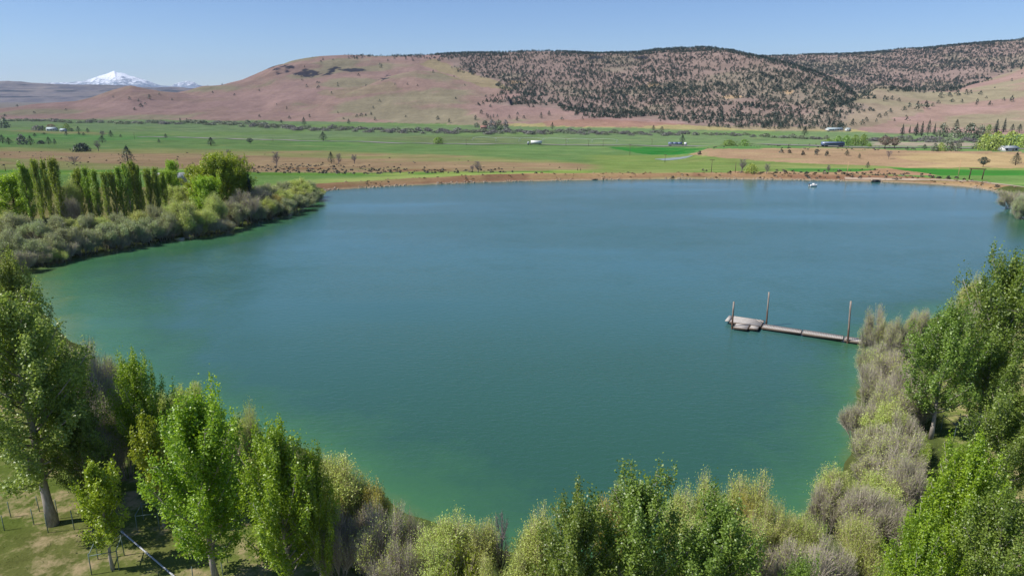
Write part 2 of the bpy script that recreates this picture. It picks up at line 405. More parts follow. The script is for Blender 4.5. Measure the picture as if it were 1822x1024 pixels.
def water_mat():
    q = N('lake_water'); p = q.pos()
    sh = q.attr('shallow')
    big = q.noise(q.n('ShaderNodeMapping', {'Vector': p, 'Scale': (0.012, 0.03, 1)}).outputs[0], 1.0, 3)
    deep = q.mix(big, tuple(lin(58, 95, 96)), tuple(lin(62, 102, 103)))
    wob = q.math('ADD', sh, q.math('MULTIPLY', q.math('SUBTRACT', q.noise(p, 0.13, 5, 0.68), 0.5), 0.62))
    mid = q.mix(q.math('MAXIMUM', q.math('MULTIPLY', wob, 2.2, True), q.attr('reflection_tone')), deep, tuple(lin(43, 80, 66)))  # darker near, paler far: sky reflection put into the body colour
    green = q.mix(q.math('MULTIPLY', q.math('SUBTRACT', wob, 0.26), 2.2, True), mid, tuple(lin(58, 100, 66)))
    mud = q.math('MULTIPLY', q.math('SUBTRACT', wob, 0.72), 2.4, True)
    col = q.mix(mud, green, tuple(lin(104, 116, 62)))
    m1 = q.n('ShaderNodeMapping', {'Vector': p, 'Scale': (0.7, 1.5, 1), 'Rotation': (0, 0, 0.25)}).outputs[0]
    w1 = q.noise(m1, 1.3, 3, 0.6, 0.4); w2 = q.noise(m1, 4.5, 2, 0.5)
    calm = q.noise(q.n('ShaderNodeMapping', {'Vector': p, 'Scale': (0.006, 0.024, 1), 'Rotation': (0, 0, 0.12)}).outputs[0], 1.0, 5, 0.62)
    hgt = q.math('ADD', w1, q.math('MULTIPLY', w2, 0.3))
    sp = q.n('ShaderNodeSeparateXYZ', {'Vector': p}).outputs
    lee = q.n('ShaderNodeMapRange', {0: q.math('ADD', sp[0], q.math('MULTIPLY', calm, 90)), 1: 85.0, 2: 215.0, 3: 1.0, 4: 0.30}, interpolation_type='SMOOTHSTEP').outputs[0]      # sheltered water lies calmer
    st = q.math('MULTIPLY', q.math('ADD', 0.05, q.math('MULTIPLY', q.ramp(calm, [(0.34, 0.0), (0.66, 1.0)]), 0.62)), lee)
    b = q.n('ShaderNodeBump', {'Strength': st, 'Distance': 0.22, 'Height': hgt}).outputs[0]
    bs = q.n('ShaderNodeBsdfPrincipled', {'Base Color': col, 'Roughness': q.math('ADD', 0.10, q.math('MULTIPLY', calm, 0.16)), 'IOR': 1.40, 'Normal': b})
    return q.surf(bs.outputs[0])

FOREST_PX = [(775, 94), (800, 112), (828, 126), (862, 138), (893, 147), (908, 157), (916, 167), (897, 178), (872, 186), (905, 189), (960, 190), (1010, 196), (1045, 203), (1012, 209), (1080, 207), (1150, 212), (1200, 216), (1240, 224), (1320, 230), (1420, 232), (1480, 232), (1500, 222), (1500, 205),
          (1540, 192), (1535, 182), (1520, 175), (1545, 160), (1555, 150), (1600, 158), (1645, 165), (1700, 158), (1760, 140), (1840, 114), (1900, 40), (775, 40)]
# ------------------------------------------------------------------ terrain mesh: ground + hills
def build_terrain():
    t = np.concatenate([np.linspace(-1.5, -0.86, 26)[:-1], np.arange(-0.86, 0.8601, 0.0021), np.linspace(0.86, 1.5, 26)[1:]])
    rows = np.concatenate([np.arange(-60, 26, 4.0), np.arange(26, 110, 0.8), np.arange(110, 290, 0.9), np.arange(290, 420, 2.2), np.arange(420, 1000, 6.0), np.arange(1000, 3900, 7.5), np.arange(3900, 5600, 90.0)])
    Yg, T = np.meshgrid(rows, t, indexing='ij')
    Xg = T * (Yg + 75.0)
    Z, s, hh = terrain(Xg, Yg, True)
    nr, nc = Xg.shape
    px, py, d = project(Xg, Yg, Z)
    col, lawn = paint(Xg, Yg, Z, px, py, s, hh)
    V = np.stack([Xg, Yg, Z], -1).reshape(-1, 3)
    i = np.arange(nr - 1)[:, None] * nc + np.arange(nc - 1)[None, :]
    Q = np.stack([i, i + 1, i + nc + 1, i + nc], -1)
    hq = (hh[:-1, :-1] > 1.5) & (Yg[:-1, :-1] > 930)
    for nm, sel, mat in (('ground', ~hq, ground_mat()), ('hills', hq, hill_mat())):
        q = Q[sel]; used = np.unique(q); remap = np.full(len(V), -1, np.int64); remap[used] = np.arange(len(used))
        me = mesh_np(nm, V[used], [remap[q]], [mat], None, True, {'lawn': lawn.reshape(-1)[used]}, {'albedo': col.reshape(-1, 3)[used]})
        structure(nm, me)

def paint(X, Y, Z, px, py, s, hh):
    """soil, crop and grass colours of the place (albedo only)"""
    K = 0.60
    n1 = fbm(X / 40, Y / 40, 60, 4) - 0.5; n2 = fbm(X / 160, Y / 160, 61, 4) - 0.5; n3 = fbm(X / 12, Y / 25, 62, 3) - 0.5
    qx = px + n1 * 40 + n2 * 30; qy = py + n1 * 5.0 + n3 * 2.6
    col = np.empty(X.shape + (3,)); col[:] = lin(116, 150, 84, K)
    def put(mask, rgb, k=1.0):
        m = np.clip(np.asarray(mask, float), 0, 1)[..., None] * k
        col[:] = col * (1 - m) + lin(*rgb, K) * m
    def band(y_pts0, y_pts1, soft=2.2):
        a = np.interp(qx, *zip(*y_pts0)); b = np.interp(qx, *zip(*y_pts1))
        return sstep(a - soft, a + soft, qy) * (1 - sstep(b - soft, b + soft, qy))
    yR = [(0, 232), (100, 238), (300, 242), (430, 247), (600, 250), (850, 256), (1050, 257.5), (1250, 259), (1550, 260), (1822, 263)]
    yG = [(0, 263), (200, 266), (300, 265), (450, 268), (600, 270), (800, 277), (950, 284), (1050, 290), (1150, 296), (1250, 300)]
    yT = [(0, 302), (350, 300), (450, 306), (600, 307), (700, 307), (850, 306), (1000, 304), (1200, 306), (1300, 306)]
    top = [(0, 150), (1822, 150)]; bot = [(0, 420), (1822, 420)]
    valley = Y > 262
    put(valley * band(top, yR), (121, 146, 101))
    put(valley * band(top, yR) * sstep(0.04, 0.2, n2), (120, 150, 88), 0.7)
    put(valley * band([(0, 238), (300, 243), (1822, 240)], yR) * sstep(620, 720, qx) * (1 - sstep(880, 1000, qx)), (118, 132, 92), 0.8)
    put(valley * band([(0, 232), (60, 232), (200, 237), (201, 300), (1822, 300)], [(0, 246), (60, 244), (200, 241), (1822, 300)]), (158, 146, 104), 0.8)
    put(valley * band(yR, yG), (113, 144, 88))
    put(valley * band(yR, yG) * sstep(0.02, 0.16, n2), (96, 148, 82), 0.7)
    put(valley * band(yG, yT, 4.0), (150, 150, 100))
    put(valley * band(yG, yT, 2.5) * sstep(-0.02, 0.10, n2 + 0.5 * n1), (168, 144, 112), 0.75)
    put(valley * band([(0, 268), (440, 276), (720, 286), (1000, 290), (1120, 296), (1822, 300)], [(0, 280), (430, 306), (720, 306), (850, 303), (1000, 302), (1120, 299), (1822, 300)], 2.0), (170, 140, 114), 0.8)
    put(valley * band([(0, 299), (1822, 297)], yT, 2.0) * sstep(0.0, 0.12, n1) * (qx > 430) * (qx < 800), (150, 118, 88), 0.8)
    put(valley * band(yT, bot, 1.5), (104, 148, 66))
    put(valley * band(yT, bot, 1.5) * sstep(0.0, 0.16, n1 + n3 * 0.6), (166, 180, 100), 0.85)
    # right side: bench, strips and fields
    r = sstep(1020, 1080, qx)
    put(valley * r * band([(0, 276), (1100, 276), (1500, 276), (1822, 280)], bot, 2.0), (128, 150, 84))
    put(valley * r * band([(1000, 284), (1822, 284)], bot, 3.0) * sstep(0.0, 0.14, n1), (146, 156, 96), 0.7)
    put(valley * in_poly(qx, qy, [(1085, 262.5), (1200, 262), (1265, 264), (1235, 272), (1195, 276), (1150, 274.5), (1110, 268.5)]), (58, 132, 60))
    put(valley * in_poly(qx, qy, [(1233, 275), (1268, 265.5), (1450, 263), (1620, 267), (1860, 272), (1860, 299), (1620, 298), (1500, 293), (1400, 288.5), (1300, 282)]), (178, 150, 120))
    put(valley * in_poly(qx, qy, [(1590, 274), (1860, 274), (1860, 299), (1620, 298)]) * sstep(-0.06, 0.08, n1), (194, 170, 126), 0.9)
    put(valley * in_poly(qx, qy, [(1560, 259), (1860, 263), (1860, 270), (1620, 266), (1560, 263)]), (112, 148, 84))
    put(valley * in_poly(qx, qy, [(1545, 252), (1740, 254), (1740, 260), (1545, 259)]), (176, 162, 146), 0.9)
    put(valley * in_poly(qx, qy, [(1390, 299), (1560, 300), (1560, 304.5), (1400, 305)]), (82, 140, 66))
    put(valley * in_poly(qx, qy, [(1290, 304), (1420, 305), (1520, 304), (1580, 298), (1700, 306), (1790, 332), (1500, 330), (1300, 318)]) * 1.0, (180, 146, 116))
    put(valley * in_poly(qx, qy, [(1575, 297.5), (1700, 301), (1860, 304), (1860, 342), (1790, 328), (1720, 320), (1650, 308)]), (68, 136, 58))
    # foot of the hills and hills
    foot = hh > 0.5
    hillc = lin(172, 145, 132, K); col[foot] = hillc
    put(foot * sstep(0.02, 0.16, n2), (160, 154, 124), 0.8)
    put(foot * sstep(-0.02, -0.16, n2), (178, 148, 140), 0.7)
    put(foot * in_poly(qx, qy, [(895, 222), (1010, 214), (1200, 222), (1500, 226), (1560, 238), (1300, 246), (900, 240)]), (186, 176, 122), 0.9)
    put(foot * in_poly(qx, qy, [(960, 216), (1050, 212), (1160, 217), (1230, 222), (1100, 225), (970, 223)]), (176, 138, 122), 0.9)
    put(foot * in_poly(qx, qy, [(1440, 170), (1560, 148), (1640, 163), (1640, 200), (1500, 236), (1440, 225)]), (160, 150, 124), 0.7)
    put(foot * in_poly(qx, qy, [(770, 105), (830, 128), (895, 148), (910, 160), (860, 155), (800, 135), (740, 112)]), (168, 158, 116), 0.7)
    put(foot * in_poly(qx, qy, [(560, 165), (700, 145), (720, 160), (600, 175)]) , (158, 150, 116), 0.5)
    put(foot * in_poly(qx, qy, FOREST_PX), (158, 142, 130), 0.6)
    put((Y > 1700) & ~foot, (150, 140, 130))
    for cx, cy_, rx, ry in ((1305, 172, 20, 4), (920, 147, 10, 3), (1410, 165, 12, 4), (1170, 152, 10, 4)):
        put(foot * (((qx - cx) / rx) ** 2 + ((qy - cy_) / ry) ** 2 < 1), (206, 176, 138), 0.9)
    rock = fbm(X / 22, Y / 40, 71, 4)
    for poly in ([(478, 119), (515, 116), (515, 122), (480, 126)], [(484, 127), (515, 124), (515, 131), (486, 133)],
                 [(527, 126), (545, 122), (562, 127), (568, 135), (560, 140), (545, 137), (530, 132)], [(572, 131), (590, 122), (612, 119), (620, 122), (600, 127), (580, 137)],
                 [(618, 125), (655, 122), (662, 128), (640, 130), (620, 128)], [(676, 140), (690, 132), (694, 136), (680, 144)], [(1045, 98), (1085, 98), (1085, 106), (1045, 105)], [(1110, 99), (1150, 100), (1150, 104), (1112, 104)]):
        put(foot * in_poly(qx, qy, poly) * sstep(0.36, 0.46, rock), (66, 66, 76), 0.95)
    # dam face, banks, lawns
    dam = sstep(190, 225, Y) * (s > -8) * (1 - sstep(7.5, 9.5, s + 3 * n3)) * (Y < 300)
    put(dam, (160, 124, 98)); put(dam * sstep(0.0, 0.2, n1 + n3), (184, 154, 114), 0.7)
    put(dam * (1 - sstep(0.4, 1.6, s)), (190, 170, 142), 0.75)
    strip = sstep(190, 225, Y) * sstep(10, 13, s) * (1 - sstep(18, 30, s)) * (Y < 300) * (px < 1000)
    put(strip, (168, 182, 104), 0.8)
    near = (Y < 225) * (s > -8) * 1.0
    put(near, (120, 138, 66)); put(near * sstep(0.02, 0.18, n3 + 0.4 * n1), (140, 142, 84), 0.7)
    belt = near * (1 - sstep(5, 9, s))
    put(belt, (84, 94, 56), 0.85)
    put(near * (px < 640) * (Y > 100) * (s > 3), (138, 128, 88), 0.7)
    path = near * (px > 1300) * np.exp(-((s - 11.5 - 6 * n1) / 2.2) ** 2)
    put(path, (148, 146, 92), 0.7)
    lawn = near * (Y < 110) * sstep(6, 9, s)
    return col, lawn

build_terrain()

# ------------------------------------------------------------------ lake
def build_lake():
    st = 1.4
    xs = np.arange(SX.min() - 8, SX.max() + 8, st); ys = np.arange(SY.min() - 8, SY.max() + 8, st)
    Y, X = np.meshgrid(ys, xs, indexing='ij'); s = shore_dist(X, Y); nr, nc = X.shape
    V = np.stack([X, Y, np.zeros_like(X)], -1).reshape(-1, 3)
    i = np.arange(nr - 1)[:, None] * nc + np.arange(nc - 1)[None, :]
    Q = np.stack([i, i + 1, i + nc + 1, i + nc], -1); ok = (s < 2.6)
    q = Q[ok[:-1, :-1] & ok[1:, 1:] & ok[1:, :-1] & ok[:-1, 1:]]
    used = np.unique(q); remap = np.full(len(V), -1, np.int64); remap[used] = np.arange(len(used))
    d = np.maximum(-s, 0)
    px, py, _ = project(X, Y, 0 * X)
    wide = np.interp(px, [0, 60, 420, 575, 700, 1300, 1822], [19, 19, 13, 6, 5, 6, 5])     # the left arm is shallow far out
    wn = np.interp(px, [0, 400, 800, 1300, 1500], [11, 8, 8, 7, 5]); kn = 1 - sstep(55, 110, Y)
    wide = wide * (1 - kn) + wn * kn
    sh = np.exp(-d / wide) * (1 - 0.15 * kn)
    sh = np.where(Y > 200, sh * 0.3, sh)
    structure('lake', mesh_np('lake', V[used], [remap[q]], [water_mat()], None, True, {'shallow': sh.reshape(-1)[used], 'reflection_tone': (1 - sstep(48, 118, Y + 14 * (fbm(X / 40, Y / 40, 401, 3) - .5))).reshape(-1)[used]}))  # near-to-far tone step for the painted sky reflection
build_lake()

# ------------------------------------------------------------------ far mesa and snow mountain
def ridge_mesh(prof, Y0, depth_front, depth_back, zbase, nx, front_shape, seed, rough, rough_len):
    px = np.linspace(prof[0][0], prof[-1][0], nx); py = np.interp(px, [p[0] for p in prof], [p[1] for p in prof])
    X, Zc = at_depth(px, py, Y0)
    v = np.concatenate([np.linspace(-1, 0, 60), np.linspace(0.02, 1, 16)])
    VV = []
    for a in v:
        Y = Y0 + (a * depth_front if a < 0 else a * depth_back)
        f = np.interp(a, front_shape[0], front_shape[1])
        x = X * (Y / Y0)
        n = (fbm(x / rough_len, np.full_like(x, Y / rough_len), seed, 5) - 0.5) * rough * (f if a >= 0 else 4 * f * (1 - f) + 0.25)
        VV.append(np.stack([x, np.full_like(x, Y), zbase + (Zc - zbase) * f + n], -1))
    V = np.concatenate(VV); nr, nc = len(v), nx
    i = np.arange(nr - 1)[:, None] * nc + np.arange(nc - 1)[None, :]
    return V, np.stack([i, i + 1, i + nc + 1, i + nc], -1).reshape(-1, 4)

def mesa_mat():
    q = N('mesa_rock'); p = q.pos(); z = q.n('ShaderNodeSeparateXYZ', {'Vector': p}).outputs[2]
    k = q.noise(q.n('ShaderNodeMapping', {'Vector': p, 'Scale': (0.004, 0.004, 0.02)}).outputs[0], 1.0, 5, 0.65)
    band = q.math('ADD', z, q.math('MULTIPLY', k, 26))
    c = q.ramp(k, [(0.35, lin(82, 80, 86)), (0.65, lin(118, 110, 106))])
    for z0, wd, col in ((121, 7, lin(34, 42, 46)), (68, 13, lin(46, 52, 58)), (20, 9, lin(42, 48, 56)), (92, 5, lin(70, 70, 76))):
        m = q.math('SUBTRACT', 1.0, q.math('DIVIDE', q.math('ABSOLUTE', q.math('SUBTRACT', band, z0 + 13)), wd), True)
        m = q.math('MULTIPLY', m, q.math('MULTIPLY', q.math('SUBTRACT', q.noise(p, 0.004, 4), 0.40), 9, True), True)
        c = q.mix(m, c, tuple(col))
    return q.surf(q.n('ShaderNodeBsdfDiffuse', {'Color': c}).outputs[0])

V, Q = ridge_mesh([(-500, 140), (-100, 143), (0, 145), (60, 147), (150, 150.5), (220, 153), (290, 156), (360, 157), (420, 158), (600, 165)], 6500, 1100, 2500, -60, 500,
                  ([-1, -.8, -.55, -.5, -.3, -.22, -.08, -.04, 0, 1], [0, .10, .34, .46, .62, .70, .80, .95, 1, .97]), 81, 34, 240)
structure('mesa', mesh_np('mesa', V, [Q], [mesa_mat()], None, True))

def snow_mat():
    q = N('snow_and_rock'); p = q.pos()
    k = q.noise(q.n('ShaderNodeMapping', {'Vector': p, 'Scale': (0.012, 0.006, 0.012)}).outputs[0], 1.0, 6, 0.75)
    z = q.n('ShaderNodeSeparateXYZ', {'Vector': p}).outputs[2]
    low = q.math('MULTIPLY', q.math('SUBTRACT', 420.0, z), 0.0010)
    m = q.math('MULTIPLY', q.math('SUBTRACT', q.math('ADD', k, low), 0.555), 7.0, True)
    return q.surf(q.n('ShaderNodeBsdfDiffuse', {'Color': q.mix(m, (0.70, 0.72, 0.77), (0.16, 0.19, 0.24))}).outputs[0])
V, Q = ridge_mesh([(20, 154), (60, 149), (95, 146), (130, 146), (148, 143.5), (165, 138), (180, 132.5), (192, 129.5), (199, 126), (203, 124.8), (207, 127), (216, 128.5), (226, 132), (240, 137), (256, 143), (270, 147),
                   (285, 152), (305, 153.5), (318, 149.5), (330, 148), (345, 148.5), (358, 152.5), (400, 156)], 14000, 2600, 3000, 60, 360,
                  ([-1, -.6, -.3, 0, .5, 1], [0, .3, .62, 1, .4, 0]), 91, 150, 420)
structure('snow_mountain', mesh_np('snow_mountain', V, [Q], [snow_mat()], None, True))

# ------------------------------------------------------------------ air
def build_haze():
    mb = MB(); mb.box((0, 8500, 290), (44000, 19000, 860))
    m = bpy.data.materials.new('pale_air'); m.use_nodes = True; t = m.node_tree; t.nodes.clear()
    o = t.nodes.new('ShaderNodeOutputMaterial'); v = t.nodes.new('ShaderNodeVolumePrincipled')
    v.inputs['Color'].default_value = (0.55, 0.72, 1.0, 1); v.inputs['Density'].default_value = 3.2e-5; v.inputs['Anisotropy'].default_value = 0.2
    t.links.new(v.outputs[0], o.inputs['Volume'])
    tag(link('haze', mb.mesh('haze', [m])), kind='stuff')
build_haze()
#PART2
# ------------------------------------------------------------------ plants: builders
def unit(v): return v / (np.linalg.norm(v, axis=-1, keepdims=True) + 1e-9)

def add_leaves(mb, rng, Cn, size, up=0.5, out=None, tint=None, aspect=0.7):
    n = len(Cn)
    Nn = rng.normal(size=(n, 3)); Nn[:, 2] += up
    if out is not None: Nn += out
    Nn = unit(Nn); t1 = unit(np.cross(Nn, rng.normal(size=(n, 3)))); t2 = np.cross(Nn, t1)
    s = np.broadcast_to(size, (n,)) * rng.uniform(0.65, 1.35, n)
    a = t1 * (s * 0.5)[:, None]; b = t2 * (s * 0.5 * aspect)[:, None]
    V = np.stack([Cn - a, Cn - b, Cn + a, Cn + b], 1).reshape(-1, 3)
    Q = np.arange(4 * n).reshape(n, 4)
    mb.add(V, Q, None, np.repeat(tint if tint is not None else rng.random(n), 4))

def prof(pts):
    x, y = zip(*pts); return lambda u: np.interp(u, x, y)

def make_tree(seed, h, r, base, pf, e0, e1, nlimb, nleaf, lsize, bark, leaf, trunk_r=0.16, csig=0.34, shoot=1.0, curve=0.25, droop=0.0, top_clumps=8, wobble=0.12, spread=0.20):
    rng = np.random.default_rng(seed)
    wood = MB(); cr = MB()
    zz = np.linspace(0, h * 0.97, 9)
    tx = np.cumsum(rng.normal(0, wobble, 9)) * 0.5; ty = np.cumsum(rng.normal(0, wobble, 9)) * 0.5; tx -= tx[0]; ty -= ty[0]
    R = trunk_r * (1 - zz / h) ** 0.8 + 0.015; R[0] *= 1.35
    wood.tube(np.stack([tx, ty, zz], 1), R, 8)
    cl = []                                     # clump: centre, sigma xy, sigma z
    for i in range(nlimb):
        u = (i + rng.random()) / nlimb; z0 = h * (base + (0.95 - base) * u ** 0.92)
        az = i * 2.39996 + rng.normal(0, 0.4)
        e = (e0 + (e1 - e0) * u) + rng.normal(0, 0.09)
        reach = r * pf(min(u + 0.06, 1)) * rng.uniform(0.7, 1.12)
        L = reach / max(math.cos(e), 0.25)
        L = min(L, (h * 1.0 - z0) / max(math.sin(e) + curve * 0.5, 0.2)); L = max(L, 0.25)
        d = np.array([math.cos(az) * math.cos(e), math.sin(az) * math.cos(e), math.sin(e)])
        p0 = np.array([np.interp(z0, zz, tx), np.interp(z0, zz, ty), z0])
        s = np.linspace(0, 1, 5); side = np.cross(d, [0, 0, 1.0]); bow = rng.normal(0, 0.10)
        P = p0 + d * (s * L)[:, None] + np.array([0, 0, 1.0]) * ((curve - droop * s) * s * s * L)[:, None] + side * (bow * s * s * L)[:, None]
        r0 = min(0.42 * float(np.interp(z0, zz, R)), 0.02 + 0.018 * L)
        wood.tube(P, r0 * (1 - 0.8 * s) + 0.004, 4)
        k = max(2, int(L / (csig * 1.15)) + 1)
        for q in np.linspace(0.28, 1.0, k):
            c = np.array([np.interp(q, s, P[:, j]) for j in range(3)])
            off = rng.normal(0, spread * L * 0.5 * (1.15 - 0.5 * q), 3); off[2] = abs(off[2]) * 0.5 * (1 if shoot > 0.5 else rng.choice([-1, 1]))
            cl.append((c + off, csig * rng.uniform(0.7, 1.15) * (1.0 if q < 0.9 else 0.8), csig * rng.uniform(0.8, 1.3) * (1 + (shoot - 1) * q)))
            if rng.random() < 0.45: wood.tube(np.stack([c, c + off * 0.6, c + off * 1.3]), np.array([0.4 * r0 + .004, 0.012, 0.005]), 3, cap=False)
    for q in np.linspace(0.80, 1.0, top_clumps):
        z0 = q * h
        cl.append((np.array([np.interp(z0, zz, tx), np.interp(z0, zz, ty), z0]) + rng.normal(0, 0.1 * r * (1.02 - q), 3), csig * 0.75 * (1.25 - 0.5 * q), csig * 1.2))
    wgt = np.array([c[1] ** 2 * c[2] for c in cl]) ** 0.6; cnt = np.maximum(3, (nleaf * wgt / wgt.sum())).astype(int)
    Cn = []; tn = []; ou = []
    for (c, sx, sz), k in zip(cl, cnt):
        Cn.append(c + rng.normal(size=(k, 3)) * np.array([sx, sx, sz]) * 0.62); t0 = rng.random()
        tn.append(np.clip(0.5 * t0 + 0.5 * rng.random(k), 0, 1)); o = np.array([c[0], c[1], 0.0]); ou.append(np.broadcast_to(0.5 * o / (np.linalg.norm(o) + .3), (k, 3)))
    Cn = np.concatenate(Cn); keep = Cn[:, 2] > 0.25
    add_leaves(cr, rng, Cn[keep], lsize, 0.85, np.concatenate(ou)[keep], np.concatenate(tn)[keep])
    ck = Cn[keep]
    return dict(parts=[('trunk', wood.mesh('trunk', [bark], True)), ('crown', cr.mesh('crown', [leaf]))], h=float(np.percentile(ck[:, 2], 99.8)), w=float(np.percentile(np.hypot(ck[:, 0], ck[:, 1]), 98.0)) * 2.1)

def ribbons(mb, rng, P0, P1, w0, w1, tint, bend=0.12):
    """thin tapering twigs as crossed slivers, three points each"""
    n = len(P0); d = P1 - P0; L = np.linalg.norm(d, axis=1, keepdims=True)
    mid = (P0 + P1) / 2 + rng.normal(size=(n, 3)) * L * bend
    s = unit(np.cross(d, rng.normal(size=(n, 3))))
    w0 = np.broadcast_to(w0, (n,))[:, None]; w1 = np.broadcast_to(w1, (n,))[:, None]; wm = (w0 + w1) / 2
    V = np.stack([P0 - s * w0, P0 + s * w0, mid - s * wm, mid + s * wm, P1 - s * w1, P1 + s * w1], 1).reshape(-1, 3)
    b = np.arange(n)[:, None] * 6
    Q = np.concatenate([b + np.array([[0, 1, 3, 2]]), b + np.array([[2, 3, 5, 4]])])
    mb.add(V, Q, None, np.repeat(tint, 6))
    return mid

def make_shrub(seed, h, r, nstem, lobes, ntwig, nleaf, lsize, wood_m, leaf_m, tilt=0.55, leaf_from=0.35, trunked=0.0, tw=0.012, droop=0.0, aspect=0.5, lobe=0.36):
    """many-stemmed shrub: fanning stems, feathery rounded lobes of fine twigs, small leaves on the outer twigs"""
    rng = np.random.default_rng(seed)
    wd = MB(); lf = MB(); T0 = []; T1 = []; LB_ = []
    per = max(8, ntwig // (nstem * lobes))
    for i in range(nstem):
        az = i * 2.39996 + rng.normal(0, 0.3); f = math.sqrt((i + 0.5) / nstem)
        outw = np.array([math.cos(az), math.sin(az), 0]); rr = r * f * rng.uniform(0.55, 0.78)
        top = h * rng.uniform(0.66, 0.84) * math.sqrt(max(0.25, 1 - (0.80 * f) ** 2))
        p0 = outw * r * (0.10 + 0.14 * f) * (0.3 if trunked else 1.0); s = np.linspace(0, 1, 6)
        P = p0 + outw * (rr * ((1 - trunked) * s + trunked * s ** 2))[:, None] + np.array([0, 0, 1.0]) * (top * (1.1 * s - 0.1 * s * s))[:, None]
        P = P + np.cumsum(rng.normal(0, 0.028 * h, (6, 3)) * np.array([1, 1, 0.3]) * (s[:, None] > 0), axis=0) * 0.6
        wd.tube(P, (0.009 * h + 0.010) * (1 - 0.85 * s) * (1.5 if trunked else 1) + 0.005, 4, tint=0.2)
        for j in range(lobes):
            q = rng.uniform(0.55, 1.0) if j else 0.95; c = np.array([np.interp(q, s, P[:, k]) for k in range(3)])
            Rl = r * lobe * rng.uniform(0.8, 1.2); c = c + rng.normal(0, 0.35, 3) * Rl * (j > 0)
            root = np.array([np.interp(q - 0.42, s, P[:, k]) for k in range(3)])
            d = unit(rng.normal(size=(per, 3)) + np.array([0, 0, 0.45]) + outw * 0.3)
            d[:, 2] = np.where(d[:, 2] < -0.35, -d[:, 2], d[:, 2])
            e = c + d * np.array([1, 1, 1.2]) * (Rl * rng.uniform(0.62, 1.05, per))[:, None]
            st = root + (c - root) * rng.uniform(0.1, 1.0, per)[:, None] + rng.normal(0, 0.1, (per, 3)) * Rl
            T0.append(st); T1.append(e); LB_.append(np.full(per, rng.random()))
    T0 = np.concatenate(T0); T1 = np.concatenate(T1); LB_ = np.concatenate(LB_); n = len(T0)
    T0[:, 2] = np.maximum(T0[:, 2], 0.03); T1[:, 2] = np.clip(T1[:, 2], 0.08, h)
    ribbons(wd, rng, T0, T1, tw, tw * 0.4, 0.25 + 0.75 * rng.random(n), 0.08)
    k = rng.integers(0, n, nleaf); f = rng.uniform(leaf_from, 1.05, nleaf)[:, None] ** 0.8
    Cn = T0[k] * (1 - f) + T1[k] * f + rng.normal(size=(nleaf, 3)) * 0.016 * h
    keep = (Cn[:, 2] / h + 0.18 * rng.normal(size=nleaf)) > 0.16
    o = unit(Cn - np.array([0, 0, h * 0.35])) * 0.8
    add_leaves(lf, rng, Cn[keep], lsize, 0.5, o[keep], np.clip(0.55 * LB_[k][keep] + 0.45 * rng.random(int(keep.sum())), 0, 1), aspect)
    return dict(parts=[('branches', wd.mesh('branches', [wood_m])), ('foliage', lf.mesh('foliage', [leaf_m]))], h=h * 0.99, w=float(np.percentile(np.hypot(T1[:, 0], T1[:, 1]), 97)) * 2)

def make_small(seed, h, r, kind, n, leaf, bark):
    """far plant of a few pixels: trunk and leaf clumps in one mesh"""
    rng = np.random.default_rng(seed); mb = MB()
    if kind == 'juniper':
        u = rng.random(n) ** 0.75; rad = r * np.interp(u, [0, .12, .3, .7, 1], [.55, .95, 1, .55, .06]); z = h * (0.10 + 0.9 * u)
    elif kind == 'conifer':
        u = rng.random(n) ** 1.3; rad = r * (1 - u) ** 0.8 * (0.75 + 0.25 * np.sin(u * 40)); z = h * (0.08 + 0.92 * u)
    elif kind == 'flat':
        u = rng.random(n); rad = r * np.interp(u, [0, .3, .6, 1], [.25, .8, 1, .35]); z = h * (0.3 + 0.7 * u)
    else:                                   # bush, round
        u = rng.random(n); rad = r * np.sqrt(np.clip(1 - (u * 1.0) ** 2.2, 0.02, 1)) * np.interp(u, [0, .15, 1], [.85, 1, 1]); z = h * (0.03 + 0.95 * u)
    az = rng.random(n) * 2 * math.pi; lob = 1 + 0.22 * np.sin(3 * az + seed) * rng.random(n) + 0.18 * np.sin(7 * az + 2 * seed + 5 * u)
    q = np.sqrt(rng.uniform(0.12, 1.06, n))
    Cn = np.stack([np.cos(az) * rad * q * lob, np.sin(az) * rad * q * lob, z * (1 + 0.05 * rng.normal(size=n))], 1)
    o = unit(Cn - np.array([0, 0, h * 0.4])) * 1.2
    wood = MB()
    if bark is not None: wood.tube(np.array([(0, 0, -0.3), (0.02 * h, 0, h * 0.35), (0, 0.02 * h, h * 0.7)]), np.array([.035, .03, .012]) * h, 6)
    add_leaves(mb, rng, Cn, 3.4 * max(r, h * 0.3) / math.sqrt(n) * 1.15, 0.4, o, np.clip(0.5 * _hash((az * 2).astype(int), (u * 4).astype(int), seed) + 0.5 * rng.random(n), 0, 1), 0.8)
    if bark is not None: return dict(parts=[('trunk', wood.mesh('trunk', [bark])), ('crown', mb.mesh('crown', [leaf]))], h=h, w=2 * r)
    return dict(parts=[(None, mb.mesh('foliage', [leaf]))], h=h, w=2 * r)

